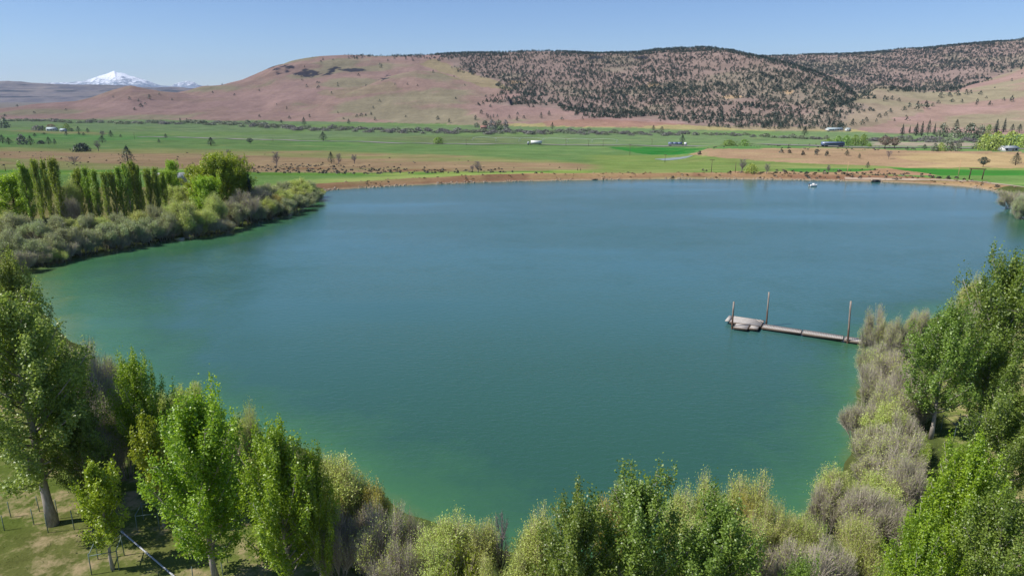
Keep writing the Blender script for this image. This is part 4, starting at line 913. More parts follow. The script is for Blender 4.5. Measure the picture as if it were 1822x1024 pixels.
#PART3
# ------------------------------------------------------------------ field trees beyond the dam (px, top, base, width)
def plant_list(items, texts):
    for k, px, pt, pb, wp, lab in items: plant(k, px, pt, pb, wp, lab)
FIELD = [
 ('juniper', 2, 240, 255, 13, 'dark juniper in the grove on the green field, nearest the photo edge'), ('juniper', 14, 245, 257, 14, 'dark rounded juniper beside the edge juniper of the field grove'), ('fargrey', 36, 239, 257, 17, 'grey brown tree, widest in the field grove'),
 ('juniper', 52, 242, 258, 14, 'ragged dark juniper touching the widest grey tree of the grove'), ('juniper', 85, 244, 257, 11, 'pointed juniper standing right of the field grove'), ('juniper', 96, 247, 257, 7, 'small pointed juniper next to the pointed one'), ('low_juniper', 72, 250, 256, 14, 'low dark brush between the grove and the pointed juniper'),
 ('juniper', 61, 237, 243, 8, 'small juniper alone above the field grove'), ('fargreen', 117, 220, 233, 14, 'green rounded tree at the farmhouse beyond the fields'), ('juniper', 127, 228, 234, 9, 'low dark juniper against the green farm tree'), ('juniper', 138, 225, 235, 9, 'pointed dark juniper next along from the green farm tree'), ('juniper', 155, 228, 236, 8, 'pointed juniper standing alone in the far green field'),
 ('juniper', 140, 235, 240, 6, 'tiny juniper on the tan strip, first of two'), ('juniper', 148, 236, 241, 7, 'tiny juniper on the tan strip, second of two'), ('juniper', 117, 234, 241, 8, 'small round juniper below the farm buildings'), ('juniper', 78, 236, 239, 10, 'low dark bush on the pale green strip'),
 ('juniper', 180, 242, 254, 15, 'round dark juniper behind the bare grey tree on the green field'), ('bare', 172, 250, 269, 12, 'bare grey tree in front of a round dark juniper'), ('bare', 181, 232, 244, 10, 'small bare grey tree beyond the round dark juniper'), ('juniper', 196, 232, 244, 9, 'upright juniper beside the small bare grey tree'), ('juniper', 214, 239, 244, 5, 'tiny juniper on the far field edge'),
 ('low_juniper', 144, 255, 270, 30, 'low spreading dark juniper at the edge between green and tan field'), ('barebush', 130, 279, 294, 26, 'bare grey bush on the tan field behind the poplars'), ('juniper', 224, 261, 291, 25, 'large ragged dark juniper on the tan field behind the poplar row'), ('juniper', 282, 247, 254, 6, 'tiny juniper alone on the green field'), ('juniper', 294, 238, 246, 7, 'small round juniper on the gravel strip'),
 ('fargrey', 65, 223, 232, 18, 'grey brown tree by the far farmhouse'), ('juniper', 75, 224, 232, 13, 'dark bushy juniper by the far farmhouse'), ('blossom', 90, 221, 231, 16, 'brownish tree above the white farmhouse'), ('farbush', 5, 209, 228, 16, 'olive tree at the far end of the creek line'),
 ('juniper', 374, 245, 259, 16, 'round dark juniper on a visible trunk, mid green field'), ('flat_juniper', 444, 246, 256, 13, 'uneven dark juniper on the gravel strip'), ('juniper', 574, 235, 250, 16, 'square dark juniper at the edge of the green field'), ('bare', 406, 266, 278, 9, 'small bare tree seen over the bright clump'), ('barebush', 433, 280, 296, 24, 'bare purplish bush beside the bright clump'),
 ('bare', 490, 270, 297, 15, 'bare grey tree standing alone on the reddish field'), ('juniper', 588, 271, 291, 14, 'dark leaning tree, first of three on the reddish field'), ('bare', 602, 273, 292, 12, 'bare grey tree, middle of three on the reddish field'), ('bare', 630, 275, 291, 13, 'bare rounded tree, last of three on the reddish field'),
 ('fargreen', 780, 244, 256, 23, 'bright green round bush alone at the road'), ('bare', 850, 287, 307, 17, 'bare grey tree on the grass behind the dam'), ('bare', 840, 294, 306, 9, 'small bare grey tree against the one behind the dam'),
 ('juniper', 540, 209, 223, 10, 'dark upright juniper over the creek bushes'), ('juniper', 500, 213, 219, 7, 'dark juniper at the hill foot over the creek bushes'), ('juniper', 320, 210, 219, 5, 'narrow juniper at the hill foot, first of a pair'), ('juniper', 332, 211, 219, 6, 'narrow juniper at the hill foot, second of a pair'), ('juniper', 367, 216, 222, 8, 'low juniper at the hill foot beside the creek'),
 ('juniper', 963, 200, 211, 7, 'upright juniper beside the pale track at the hill foot'), ('juniper', 977, 197, 206, 7, 'juniper higher up beside the pale track'), ('juniper', 983, 218, 230, 8, 'pointed juniper on the yellow grass before the creek bushes'), ('juniper', 1163, 223, 232, 8, 'pointed juniper at the dirt track, first of a pair'), ('juniper', 1178, 225, 233, 10, 'round juniper at the dirt track, second of a pair'),
 ('juniper', 1215, 240, 256, 11, 'dark tree standing behind the blue truck'), ('fargreen', 1298, 249, 259, 28, 'bright green round bush on the road side'), ('fargreen', 1325, 248, 260, 20, 'darker green tree beside the bright road side bush'),
 ('bare', 1322, 283, 307, 16, 'bare grey tree behind the yellow green willow on the dam'), ('farwillow', 1338, 291, 308, 25, 'yellow green willow dome just behind the dam'), ('bare', 1366, 291, 309, 12, 'bare leaning tree right of the willow dome'), ('juniper', 1433, 227, 241, 13, 'round dark juniper on the yellow grass near the barn'),
 ('fargreen', 1475, 247, 259, 18, 'low bright tree starting the green hedgerow'), ('fargreen', 1492, 242, 259, 18, 'bright round tree, second in the green hedgerow'), ('fargreen', 1508, 241, 259, 18, 'bright round tree, middle of the green hedgerow'), ('fargreen', 1523, 240, 259, 18, 'bright round tree, fourth in the green hedgerow'), ('fargreen', 1538, 239, 259, 18, 'tall dark green tree ending the green hedgerow'),
 ('blossom', 1577, 243, 264, 24, 'dusty pink brown tree beyond the hedgerow'), ('blossom', 1594, 245, 264, 20, 'dusty brown tree paired with the pink one'), ('barebush', 1583, 269, 283, 14, 'bare purplish bush on the tan bench'), ('juniper', 1508, 267, 277, 10, 'small juniper on the tan bench'), ('juniper', 1545, 288, 299, 8, 'small pointed juniper at the foot of the tan bench'),
 ('bare', 1475, 293, 308, 8, 'small bare sapling behind the dam'), ('flat_juniper', 1752, 280, 297, 19, 'flat topped juniper on the tan slope'), ('juniper', 1811, 272, 294, 18, 'dense juniper on the tan slope nearest the photo edge'), ('juniper', 1530, 273, 282, 6, 'tiny dark juniper on the tan bench'),
 ('conifer', 1608, 221, 240, 11, 'dark conifer starting the windbreak'), ('conifer', 1620, 224, 236, 6, 'thin dark conifer in the windbreak'), ('conifer', 1633, 219, 241, 14, 'broad dark conifer in the windbreak'), ('conifer', 1643, 217, 242, 12, 'tall dark conifer in the windbreak'), ('juniper', 1655, 214, 241, 10, 'round topped dark tree in the windbreak'), ('conifer', 1665, 220, 240, 9, 'pointed dark conifer ending the windbreak'),
 ('farbush', 1680, 220, 244, 20, 'olive round tree between windbreak and tall dark tree'), ('juniper', 1704, 213, 232, 11, 'tall dark tree topping the farm grove'), ('farbush', 1703, 226, 246, 22, 'olive green tree under the tall dark tree'), ('farbush', 1729, 220, 246, 28, 'broad grey green tree in the farm grove'), ('farbush', 1748, 223, 246, 16, 'grey green tree beside the broad one'), ('fargreen', 1761, 222, 239, 14, 'green tree in the back of the farm grove'),
 ('conifer', 1776, 213, 236, 15, 'green pointed tree in the back of the farm grove'), ('conifer', 1790, 211, 234, 11, 'narrow tall conifer in the farm grove'), ('juniper', 1803, 221, 236, 9, 'dark juniper behind the yellow green willows'), ('juniper', 1816, 221, 236, 11, 'dark juniper at the edge behind the willows'),
 ('farwillow', 1755, 238, 267, 26, 'yellow green willow first in the big farm clump'), ('farwillow', 1777, 235, 268, 32, 'tallest yellow green willow in the big farm clump'), ('farbush', 1775, 247, 267, 20, 'grey green bush low in the big farm clump'), ('farwillow', 1803, 234, 263, 36, 'broad yellow green willow over the white house'), ('farwillow', 1824, 238, 264, 24, 'yellow green willow at the edge behind the house'), ('farbush', 1741, 249, 265, 16, 'grey bush beside the big farm clump'),
 ('farbush', 1665, 255, 269, 12, 'dark green bush, first of the low thicket'), ('farwillow', 1676, 254, 269, 16, 'yellow green bush, second of the low thicket'), ('farbush', 1691, 250, 269, 18, 'grey green bush, tallest of the low thicket'), ('farbush', 1706, 254, 269, 14, 'grey green bush ending the low thicket'), ('juniper', 1646, 257, 266, 11, 'low dark juniper on the field before the thicket'), ('juniper', 1615, 261, 267, 7, 'tiny round bush on the field before the dusty trees'), ('fargreen', 1548, 255, 262, 8, 'small green bush at the hedgerow end'),
 ('farbush', 848, 218, 227, 12, 'olive tree starting the cabin grove'), ('farbush', 863, 214, 229, 14, 'grey green tree over the brown roofed cabin'), ('fargrey', 876, 213, 231, 18, 'grey tree in the middle of the cabin grove'), ('farbush', 888, 213, 231, 14, 'olive green tree beside the cabin grove middle'), ('fargrey', 900, 213, 232, 12, 'grey tree ending the cabin grove'),
 ('grey', 1806, 335, 374, 56, 'brown leafless brush at the end of the dam'), ('grey', 1838, 340, 388, 60, 'brown leafless brush at the lake corner past the dam end'), ('olive', 1820, 345, 392, 40, 'grey green shrub at the waterline past the dam end'),
]
plant_list(FIELD, None)
FOOT = [(620, 212, 221, 6), (611, 209, 212, 5), (635, 203, 209, 6), (643, 201, 208, 7), (651, 202, 207, 6), (660, 199, 205, 6), (667, 208, 215, 6), (722, 205, 209, 5), (779, 206, 214, 8), (799, 211, 219, 6), (846, 205, 214, 7), (856, 195, 203, 8), (866, 201, 208, 4), (869, 203, 211, 4), (873, 205, 213, 4),
        (878, 203, 210, 4), (885, 203, 209, 4), (906, 204, 211, 6), (920, 207, 215, 6), (921, 199, 205, 5), (932, 205, 211, 6), (1000, 208, 213, 7)]
for i, (px, pt, pb, wp) in enumerate(FOOT): plant('hilljuniper', px, pt, pb, wp, f'small dark juniper dotting the pink hill foot, {nth(i)} from the left', 'junipers dotting the pink hill foot')
APRON = [(1518, 212, 225, 11), (1535, 213, 223, 9), (1542, 208, 217, 8), (1565, 202, 209, 10), (1577, 199, 207, 8), (1560, 211, 218, 5), (1524, 184, 194, 7), (1511, 186, 193, 6), (1610, 189, 198, 11), (1619, 182, 193, 8), (1634, 180, 197, 9), (1649, 179, 194, 10), (1585, 193, 201, 9), (1705, 160, 170, 11), (1720, 159, 169, 9), (1728, 160, 167, 6),
         (1746, 161, 169, 7), (1690, 164, 172, 12), (1675, 163, 174, 9), (1762, 180, 188, 7), (1802, 170, 181, 9), (1787, 173, 179, 6), (1740, 175, 184, 6), (1600, 174, 181, 8), (1575, 170, 180, 9), (1588, 170, 179, 8), (1695, 176, 182, 10), (1670, 178, 185, 8), (1712, 176, 183, 6), (1640, 184, 191, 6), (1660, 183, 190, 7)]
for i, (px, pt, pb, wp) in enumerate(sorted(APRON)): plant('hilljuniper', px, pt, pb, wp, f'dark juniper on the bare slope above the windbreak, {nth(i)} from the left', 'junipers on the bare slope')
LHILL = [(30, 186, 190, 5), (117, 193, 197, 5), (201, 170, 174, 4), (230, 172, 178, 6), (246, 176, 181, 5), (239, 191, 197, 7), (250, 184, 191, 9), (258, 182, 186, 5), (265, 168, 177, 7), (283, 165, 169, 4), (306, 175, 179, 4), (417, 166, 171, 4), (461, 158, 163, 3), (492, 184, 187, 3), (537, 140, 144, 5), (571, 107, 111, 4), (676, 112, 117, 5), (690, 105, 109, 4), (678, 117, 121, 6), (735, 105, 109, 5), (702, 101, 106, 5), (722, 102, 106, 4), (378, 162, 166, 4), (60, 198, 202, 5), (8, 203, 208, 7)]
for i, (px, pt, pb, wp) in enumerate(sorted(LHILL)): plant('hilljuniper', px, pt, pb, wp, f'lone dark juniper on the bald pink hills, {nth(i)} from the left', 'lone junipers on the bald hills')

# bushes along the creek at the hill foot
CREEK = [(0, 216), (60, 217), (150, 219), (260, 221), (330, 221), (440, 225), (520, 232), (600, 233), (700, 236), (800, 238.5), (900, 239), (1000, 238), (1100, 240), (1200, 241), (1260, 241), (1330, 243), (1380, 246), (1440, 249.5), (1472, 250)]
cpx, cpy = zip(*CREEK); q = 2.0
CR_LOOK = dict(farbush='grey green bush', fargrey='bare grey bush')
MARKS = [(0, 'the photo edge'), (117, 'the green farm tree'), (332, 'the narrow juniper pair'), (540, 'the dark upright juniper'), (660, 'the row of four small junipers'), (780, 'the bright round road bush'), (875, 'the cabin grove'), (983, 'the pointed juniper'), (1070, 'the thin utility pole'), (1178, 'the dirt track junipers'), (1298, 'the bright road side bush'), (1433, 'the round juniper by the barn')]
seen_ = {}
while q < 1470:
    dens = np.interp(q, [0, 250, 280, 400, 450, 1180, 1230, 1470], [14, 12, 7, 9, 6.0, 6.0, 14, 11]); q += dens * rs.uniform(.6, 1.4)
    k = rs.choice(['farbush', 'farbush', 'fargrey']) if q < 560 else rs.choice(['farbush', 'fargrey', 'fargrey'])
    base = np.interp(q, cpx, cpy) + rs.uniform(-5, 1.0) * (1.0 if 380 < q < 1200 else .5); hh_ = rs.uniform(3.5, 7) * np.interp(q, [0, 400, 560, 1200, 1300], [.9, 1, 1.1, .9, 1.1])
    m = [t for x, t in MARKS if x <= q][-1]; c = seen_[(k, m)] = seen_.get((k, m), 0) + 1
    plant(k, q, base - hh_, base, rs.uniform(11, 21), f'{CR_LOOK[k]} along the creek, {nth(c - 1)} right of {m}', 'bushes along the creek')
for j in range(46):
    q = 1545 + (j + rs.random()) * 200 / 46; base = np.interp(q, [1545, 1640, 1745], [252, 253, 257]) - rs.uniform(0, 7)
    plant('fargrey' if rs.random() < .7 else 'farbush', q, base - rs.uniform(4, 7), base, rs.uniform(10, 18), f'grey brush in the thicket below the windbreak, {nth(j)} from the left', 'brush thicket below the windbreak')

# sagebrush clumps: dark dots one could point to, then the uncountable scatter
P['sage'] = [make_small(600 + i, 1.2, .9, 'bush', 60, L_SAGE, None) for i in range(3)]; KIND_CAT['sage'] = 'shrub'; KIND_NAME['sage'] = 'sagebrush'
for px, pt, pb, wp, lab in [(1251, 300, 304, 5, 'dark sagebrush clump by a pole behind the dam'), (1257, 301.5, 305, 4, 'smaller sagebrush clump beside the pole behind the dam'), (1382, 301, 304.5, 5, 'dark sagebrush behind the dam right of the leaning tree'), (1394, 301, 304.5, 5, 'second dark sagebrush right of the leaning tree'),
                            (912, 303, 307, 5, 'dark sagebrush dot on the green strip behind the dam'), (774, 304, 308, 4, 'dark sagebrush before the bare grey trees'), (1391, 265, 272, 8, 'dark sagebrush clump on the tan bench crest'), (1429, 268, 276, 7, 'upright dark sagebrush low on the tan bench'), (1454, 265, 275, 9, 'dark sagebrush on the tan bench below the blue trailer'),
                            (1472, 268, 277, 7, 'dark sagebrush beside the bench juniper'), (1405, 266, 272, 8, 'broad sagebrush on the tan bench crest'), (1245, 268, 275, 8, 'dark sagebrush at the start of the tan bench'), (1557, 300, 303, 6, 'dark sagebrush on the mound by the small pointed juniper'), (452, 302, 306, 5, 'dark sagebrush behind the poplar bank tip')]:
    plant('sage', px, pt, pb, wp, lab)

def scatter_mesh(name, pts, protos, sizes, rng):
    """many plants nobody would count, as one mesh"""
    Vs = []; Fq = []; tn = []; n0 = 0
    meshes = []
    for me in protos:
        v = np.empty(len(me.vertices) * 3, np.float32); me.vertices.foreach_get('co', v); v = v.reshape(-1, 3)
        f = np.empty(len(me.loops), np.int32); me.loops.foreach_get('vertex_index', f); t = np.empty(len(v), np.float32); me.attributes['tint'].data.foreach_get('value', t)
        meshes.append((v, f.reshape(-1, 4), t))
    which = rng.integers(0, len(meshes), len(pts)); az = rng.random(len(pts)) * 6.283; br = rng.random(len(pts))
    for m, (v, f, t) in enumerate(meshes):
        s = np.nonzero(which == m)[0]
        if len(s) == 0: continue
        c, sn = np.cos(az[s])[:, None], np.sin(az[s])[:, None]
        x = (v[None, :, 0] * c - v[None, :, 1] * sn) * sizes[s, 0:1] + pts[s, 0:1]; y = (v[None, :, 0] * sn + v[None, :, 1] * c) * sizes[s, 0:1] + pts[s, 1:2]; z = v[None, :, 2] * sizes[s, 1:2] + pts[s, 2:3]
        Vs.append(np.stack([x, y, z], -1).reshape(-1, 3)); Fq.append((f[None] + (np.arange(len(s)) * len(v))[:, None, None]).reshape(-1, 4) + n0); n0 += len(s) * len(v)
        tn.append(np.clip(t[None] * .7 + br[s][:, None] * .3, 0, 1).ravel())
    return mesh_np(name, np.concatenate(Vs), [np.concatenate(Fq)], [protos[0].materials[0]], None, False, {'tint': np.concatenate(tn)})

def visible(X, Y, Zt):
    f = np.linspace(0.25, 0.985, 30)[None, :]
    T = terrain(X[:, None] * f, Y[:, None] * f); L = H + (Zt - H)[:, None] * f
    return (T < L).all(1)

FOREST = FOREST_PX
def build_forest():
    rng = np.random.default_rng(11); n = 130000
    t = rng.uniform(-0.80, 0.84, n); Y = np.sqrt(rng.uniform(950 ** 2, 3550 ** 2, n)); X = t * Y
    Z, s, hh = terrain(X, Y, True); px, py, d = project(X, Y, Z)
    px = px + (fbm(X / 70, Y / 70, 211, 3) - .5) * 110; py = py + (fbm(X / 70, Y / 70, 215, 3) - .5) * 26; nz = fbm(X / 110, Y / 170, 201, 4); nb = fbm(X / 420, Y / 420, 205, 3)
    dens = np.where(in_poly(px, py, FOREST), np.clip(0.56 + 1.7 * (nz - 0.45) + 0.8 * (nb - .45), 0.10, 1.0), 0.006)
    dens = np.where(in_poly(px, py, FOREST) & (py > 203) & (px > 1230), dens * 0.75, dens)
    dens = np.maximum(dens, 0.75 * in_poly(px, py, [(870, 187), (915, 165), (935, 150), (960, 150), (960, 170), (1010, 185), (1100, 196), (1250, 212), (1200, 216), (1045, 203), (960, 190)]))
    dens = np.maximum(dens, 0.70 * in_poly(px, py, [(1500, 140), (1600, 150), (1645, 163), (1700, 155), (1790, 128), (1800, 118), (1690, 145), (1600, 140)]))
    dens = np.maximum(dens, 0.25 * in_poly(px, py, [(600, 97), (780, 92), (780, 104), (600, 101)]))
    for cx, cy_, rx, ry in ((1305, 172, 20, 5), (920, 147, 11, 4), (1410, 165, 12, 4)): dens = np.where(((px - cx) / rx) ** 2 + ((py - cy_) / ry) ** 2 < 1, 0.03, dens)
    ok = (hh > 2) & (rng.random(n) < dens) & (px > -20) & (px < 1842) & ~((px < 500) & (py > 150))
    X, Y, Z, px, py, d = [a[ok] for a in (X, Y, Z, px, py, d)]
    hgt = rng.uniform(3.6, 7.8, len(X)); vis = visible(X, Y, Z + hgt)
    X, Y, Z, px, py, d, hgt = [a[vis] for a in (X, Y, Z, px, py, d, hgt)]
    size = hgt / d; o = np.argsort(-size); one = o[:120]; rest = o[120:]
    for i in one:
        where = 'at the lower edge of the wooded hill' if in_poly(px[i:i + 1], py[i:i + 1], FOREST)[0] else 'scattered on open slope below the woods'
        place('hilljuniper', X[i], Y[i], Z[i] - .3, hgt[i], hgt[i] * rng.uniform(.6, .85), f'small dark juniper {where}', f'junipers {where}')
    protos = [make_small(700 + i, 7, 2.7, 'juniper', 44, L_JUN, None)['parts'][0][1] for i in range(4)]
    pts = np.stack([X, Y, Z - .3], 1)[rest]; sz = np.stack([hgt / 7 * rng.uniform(1.0, 1.6, len(hgt)), hgt / 7], 1)[rest]
    tag(link('juniper_woods', scatter_mesh('juniper_woods', pts, protos, sz, rng)), kind='stuff')
    print('forest', len(X))
build_forest()

def build_sage():
    rng = np.random.default_rng(21); pts = []
    for poly, n in (([(430, 292), (560, 286), (720, 296), (900, 300), (900, 306), (700, 308), (430, 307)], 420), ([(1240, 268), (1480, 266), (1620, 272), (1640, 285), (1400, 280), (1260, 276)], 130), ([(1290, 305), (1560, 300), (1650, 308), (1760, 322), (1500, 318), (1300, 315)], 200), ([(580, 325), (1000, 311), (1500, 311), (1780, 330), (1780, 336), (1500, 319), (1000, 317), (580, 335)], 60), ([(0, 262), (430, 268), (1000, 288), (1000, 303), (430, 290), (0, 298)], 120)):
        k = 0; xs, ys = zip(*poly)
        while k < n:
            a, b = rng.uniform(min(xs), max(xs)), rng.uniform(min(ys), max(ys))
            if in_poly(np.array([a]), np.array([b]), poly)[0]: pts.append((a, b)); k += 1
    G = []
    for a, b in pts:                                                    # ground point by a few fixed-point steps
        z = 0.0
        for _ in range(6):
            x, y = on_level(a, b, z); z = 0.5 * z + 0.5 * float(np.interp(y, VALLEY_Y, VALLEY_Z))
        G.append((x, y))
    G = np.array(G); Z = terrain(G[:, 0], G[:, 1]); ok = (Z > -30) & (shore_dist(G[:, 0], G[:, 1]) > 0.6); G = G[ok]; Z = Z[ok]
    s = rng.uniform(0.12, 0.75, len(G)) ** 1.2
    protos = [make_small(720 + i, 1.2, 1.0, 'bush', 26, L_SAGE, None)['parts'][0][1] for i in range(3)]
    tag(link('sagebrush_scatter', scatter_mesh('sagebrush_scatter', np.stack([G[:, 0], G[:, 1], Z - .1], 1), protos, np.stack([s * 1.2, s], 1), rng)), kind='stuff')
build_sage()

def build_stones():
    rng = np.random.default_rng(41); protos = []
    m = plain('shore_stone', lin(150, 136, 120), .9, .3, 2.0)
    for i in range(3):
        mb = MB(); mb.box((0, 0, .1), (1, .8, .6)); me = mb.mesh('stone', [m]); v = np.empty(24, np.float32); me.vertices.foreach_get('co', v); v = v + rng.uniform(-.16, .16, 24); me.vertices.foreach_set('co', v); protos.append(me)
    k = np.arange(len(SX)); k = k[(SY > 190)]; n = 1500; j = rng.choice(k, n); f = rng.random(n); j2 = (j + 1) % len(SX)
    X = SX[j] * (1 - f) + SX[j2] * f + rng.normal(0, .5, n); Y = SY[j] * (1 - f) + SY[j2] * f + rng.normal(.3, .6, n)
    ok = fbm(X / 9, Y / 9, 5, 2) > .42; X, Y = X[ok], Y[ok]; z = np.maximum(terrain(X, Y), -.1); sz = rng.uniform(.15, .7, len(X)) ** 1.4
    tag(link('shore_stones', scatter_mesh('shore_stones', np.stack([X, Y, z], 1), protos, np.stack([sz, sz], 1), rng)), kind='stuff')
build_stones()

def build_dam_grass():
    rng = np.random.default_rng(51); n = 5200; X = rng.uniform(-90, 235, n); Y = rng.uniform(195, 290, n); s = shore_dist(X, Y)
    ok = (s > .5) & (s < 10) & (fbm(X / 6, Y / 6, 57, 3) > .46); X, Y = X[ok], Y[ok]; sz = rng.uniform(.2, .75, len(X))
    protos = [make_small(740 + i, 1.0, .8, 'bush', 22, L_DRY, None)['parts'][0][1] for i in range(3)]
    tag(link('dry_dam_grass', scatter_mesh('dry_dam_grass', np.stack([X, Y, terrain(X, Y) - .1], 1), protos, np.stack([sz, sz * .75], 1), rng)), kind='stuff')
L_DRY = leaf_mat('dry_reddish_grass', (0.150, 0.095, 0.055), (0.330, 0.240, 0.120), .2)
build_dam_grass()

def build_grass():
    """grass tufts on the near lawns and weeds under the shrubs"""
    rng = np.random.default_rng(31); n = 26000
    X = rng.uniform(-62, 62, n); Y = rng.uniform(26, 95, n); s = shore_dist(X, Y); px, py, d = project(X, Y, np.full(n, 1.5))
    ok = (s > 1.2) & (px > -60) & (px < 1880) & (py < 1080) & ((fbm(X / 3, Y / 3, 77, 3) + 0.15 * rng.random(n)) > 0.50); X, Y, s = X[ok], Y[ok], s[ok]
    Z = terrain(X, Y); mb = MB(); k = 5
    P0 = np.repeat(np.stack([X, Y, Z - .03], 1), k, 0) + rng.normal(0, .10, (len(X) * k, 3)) * np.array([1, 1, 0])
    hgt = np.repeat(np.where(s < 7, rng.uniform(.2, .6, len(X)), rng.uniform(.05, .14, len(X))), k)
    P1 = P0 + np.stack([rng.normal(0, .3, len(P0)) * hgt, rng.normal(0, .3, len(P0)) * hgt, hgt], 1)
    ribbons(mb, rng, P0, P1, .016, .004, rng.random(len(P0)))
    tag(link('grass', mb.mesh('grass', [L_GRASS])), kind='stuff')
L_GRASS = leaf_mat('grass_blades', (0.085, 0.120, 0.020), (0.260, 0.270, 0.090), .3)
build_grass()

# ------------------------------------------------------------------ dock and mooring poles
WOOD = N('weathered_wood'); _p = WOOD.obj(); _f = WOOD.noise(WOOD.n('ShaderNodeMapping', {'Vector': _p, 'Scale': (1.2, 9, 4)}).outputs[0], 1.5, 5, .65)
WOOD = WOOD.surf(WOOD.n('ShaderNodeBsdfDiffuse', {'Color': WOOD.mix(WOOD.attr('tint'), WOOD.ramp(_f, [(.3, lin(136, 132, 128)), (.7, lin(184, 180, 174))]), WOOD.ramp(_f, [(.3, lin(142, 135, 128)), (.7, lin(188, 180, 170))]))}).outputs[0])
RIMW = plain('dark_wet_wood', lin(92, 80, 70), .8, .3, 4); FLOATM = plain('dock_float', lin(60, 58, 56), .7, .2)
POLEW = N('pole_wood'); _z = POLEW.n('ShaderNodeSeparateXYZ', {'Vector': POLEW.obj()}).outputs[2]; _f = POLEW.noise(POLEW.n('ShaderNodeMapping', {'Vector': POLEW.obj(), 'Scale': (7, 7, .8)}).outputs[0], 1.5, 5)
POLEW = POLEW.surf(POLEW.n('ShaderNodeBsdfDiffuse', {'Color': POLEW.mix(POLEW.math('MULTIPLY', POLEW.math('SUBTRACT', POLEW.math('ADD', _z, POLEW.math('MULTIPLY', _f, 2.0)), 2.6), .6, True), POLEW.ramp(_f, [(.3, lin(78, 62, 54)), (.7, lin(116, 94, 80))]), POLEW.ramp(_f, [(.3, lin(118, 106, 98)), (.7, lin(164, 152, 142))]))}).outputs[0])
def build_dock():
    Zd = 0.42
    g = lambda x, y: np.array([float(v) for v in on_level(x, y, Zd)])
    a = (g(1359.6, 576) + g(1353, 581.4)) / 2; b = (g(1532, 601.6) + g(1532, 608.7)) / 2
    e = (b - a) / np.linalg.norm(b - a); n = np.array([-e[1], e[0]]); rz = math.atan2(e[1], e[0])
    root = link('dock', None, None, (a[0], a[1], 0), rz); tag(root, 'weathered grey wooden floating dock with a stepped end platform and long walkway', 'dock')
    loc = lambda x, y: ((g(x, y) - a) @ e, (g(x, y) - a) @ n)
    L = float(np.linalg.norm(b - a)) + 3.0
    rng = np.random.default_rng(3)
    def deck(name, x0, x1, y0, y1, along, z=Zd, rim=True):
        mb = MB(); w_ = .19
        if along == 'y':                                              # planks run across (along y), stacked in x
            k = int((x1 - x0) / w_)
            for i in range(k): mb.box((x0 + (i + .5) * (x1 - x0) / k, (y0 + y1) / 2, z - .02 + rng.uniform(-.006, .006)), ((x1 - x0) / k - .02, y1 - y0 - .12 + rng.uniform(-.04, .04), .04), rng.normal(0, .004), 0, rng.random())
        else:
            k = int((y1 - y0) / w_)
            for i in range(k): mb.box(((x0 + x1) / 2, y0 + (i + .5) * (y1 - y0) / k, z - .02 + rng.uniform(-.006, .006)), (x1 - x0 - .12 + rng.uniform(-.04, .04), (y1 - y0) / k - .02, .04), rng.normal(0, .004), 0, rng.random())
        o = link(name, mb.mesh(name, [WOOD]), root)
        r = MB(); 
        for yy in (y0, y1): r.box(((x0 + x1) / 2, yy, z - .12), (x1 - x0, .07, .26))
        for xx in (x0 + .04, x1 - .04): r.box((xx, (y0 + y1) / 2, z - .12), (.07, y1 - y0 - .08, .25))
        link('rim', r.mesh('rim', [RIMW]), o)
        f = MB()
        for yy in ((y0 * .8 + y1 * .2), (y0 * .2 + y1 * .8)): f.box(((x0 + x1) / 2, yy, .06), ((x1 - x0) * .9, (y1 - y0) * .25, .34))
        link('float', f.mesh('float', [FLOATM]), o)
        return o
    nsec = 3; ln = L / nsec
    for i in range(nsec): deck('walkway_section', i * ln + .05, (i + 1) * ln - .05, -.75, .75, 'y', Zd + (.03 if i == 1 else 0))
    pts = {k: loc(*v) for k, v in dict(fl=(1290, 577), bl=(1305, 563), br=(1359, 570.5), fr1=(1349, 586), n1=(1331, 583), fr2=(1325.5, 589.7), fl2=(1301.5, 585)).items()}
    print('dock', L, {k: tuple(round(float(q), 2) for q in v) for k, v in pts.items()})
    x0 = pts['bl'][0]; yb = pts['br'][1]; 
    deck('platform', x0, -.1, -.6, max(yb, 2.2), 'x', Zd + .05)
    deck('side_platform', pts['n1'][0] + .1, -.25, -1.9, -.7, 'x', Zd + .02)
    deck('finger_platform', pts['fl2'][0], pts['n1'][0], -2.5, -.7, 'x', Zd)
    ed = MB(); ed.box((x0 - .35, (yb - .6) / 2, Zd + .03), (.5, yb + .5, .1)); link('bumper_board', ed.mesh('bumper_board', [WOOD]), root)
    rl = MB(); rl.tube([(-1.1, yb - .2, Zd + .1), (-.4, yb - 1.0, Zd + .1)], [.06, .06], 6); rl.tube([(-.7, yb - .1, Zd + .1), (-.05, yb - .9, Zd + .1)], [.06, .06], 6); link('cleat_log', rl.mesh('cleat_log', [WOOD]), root)
build_dock()
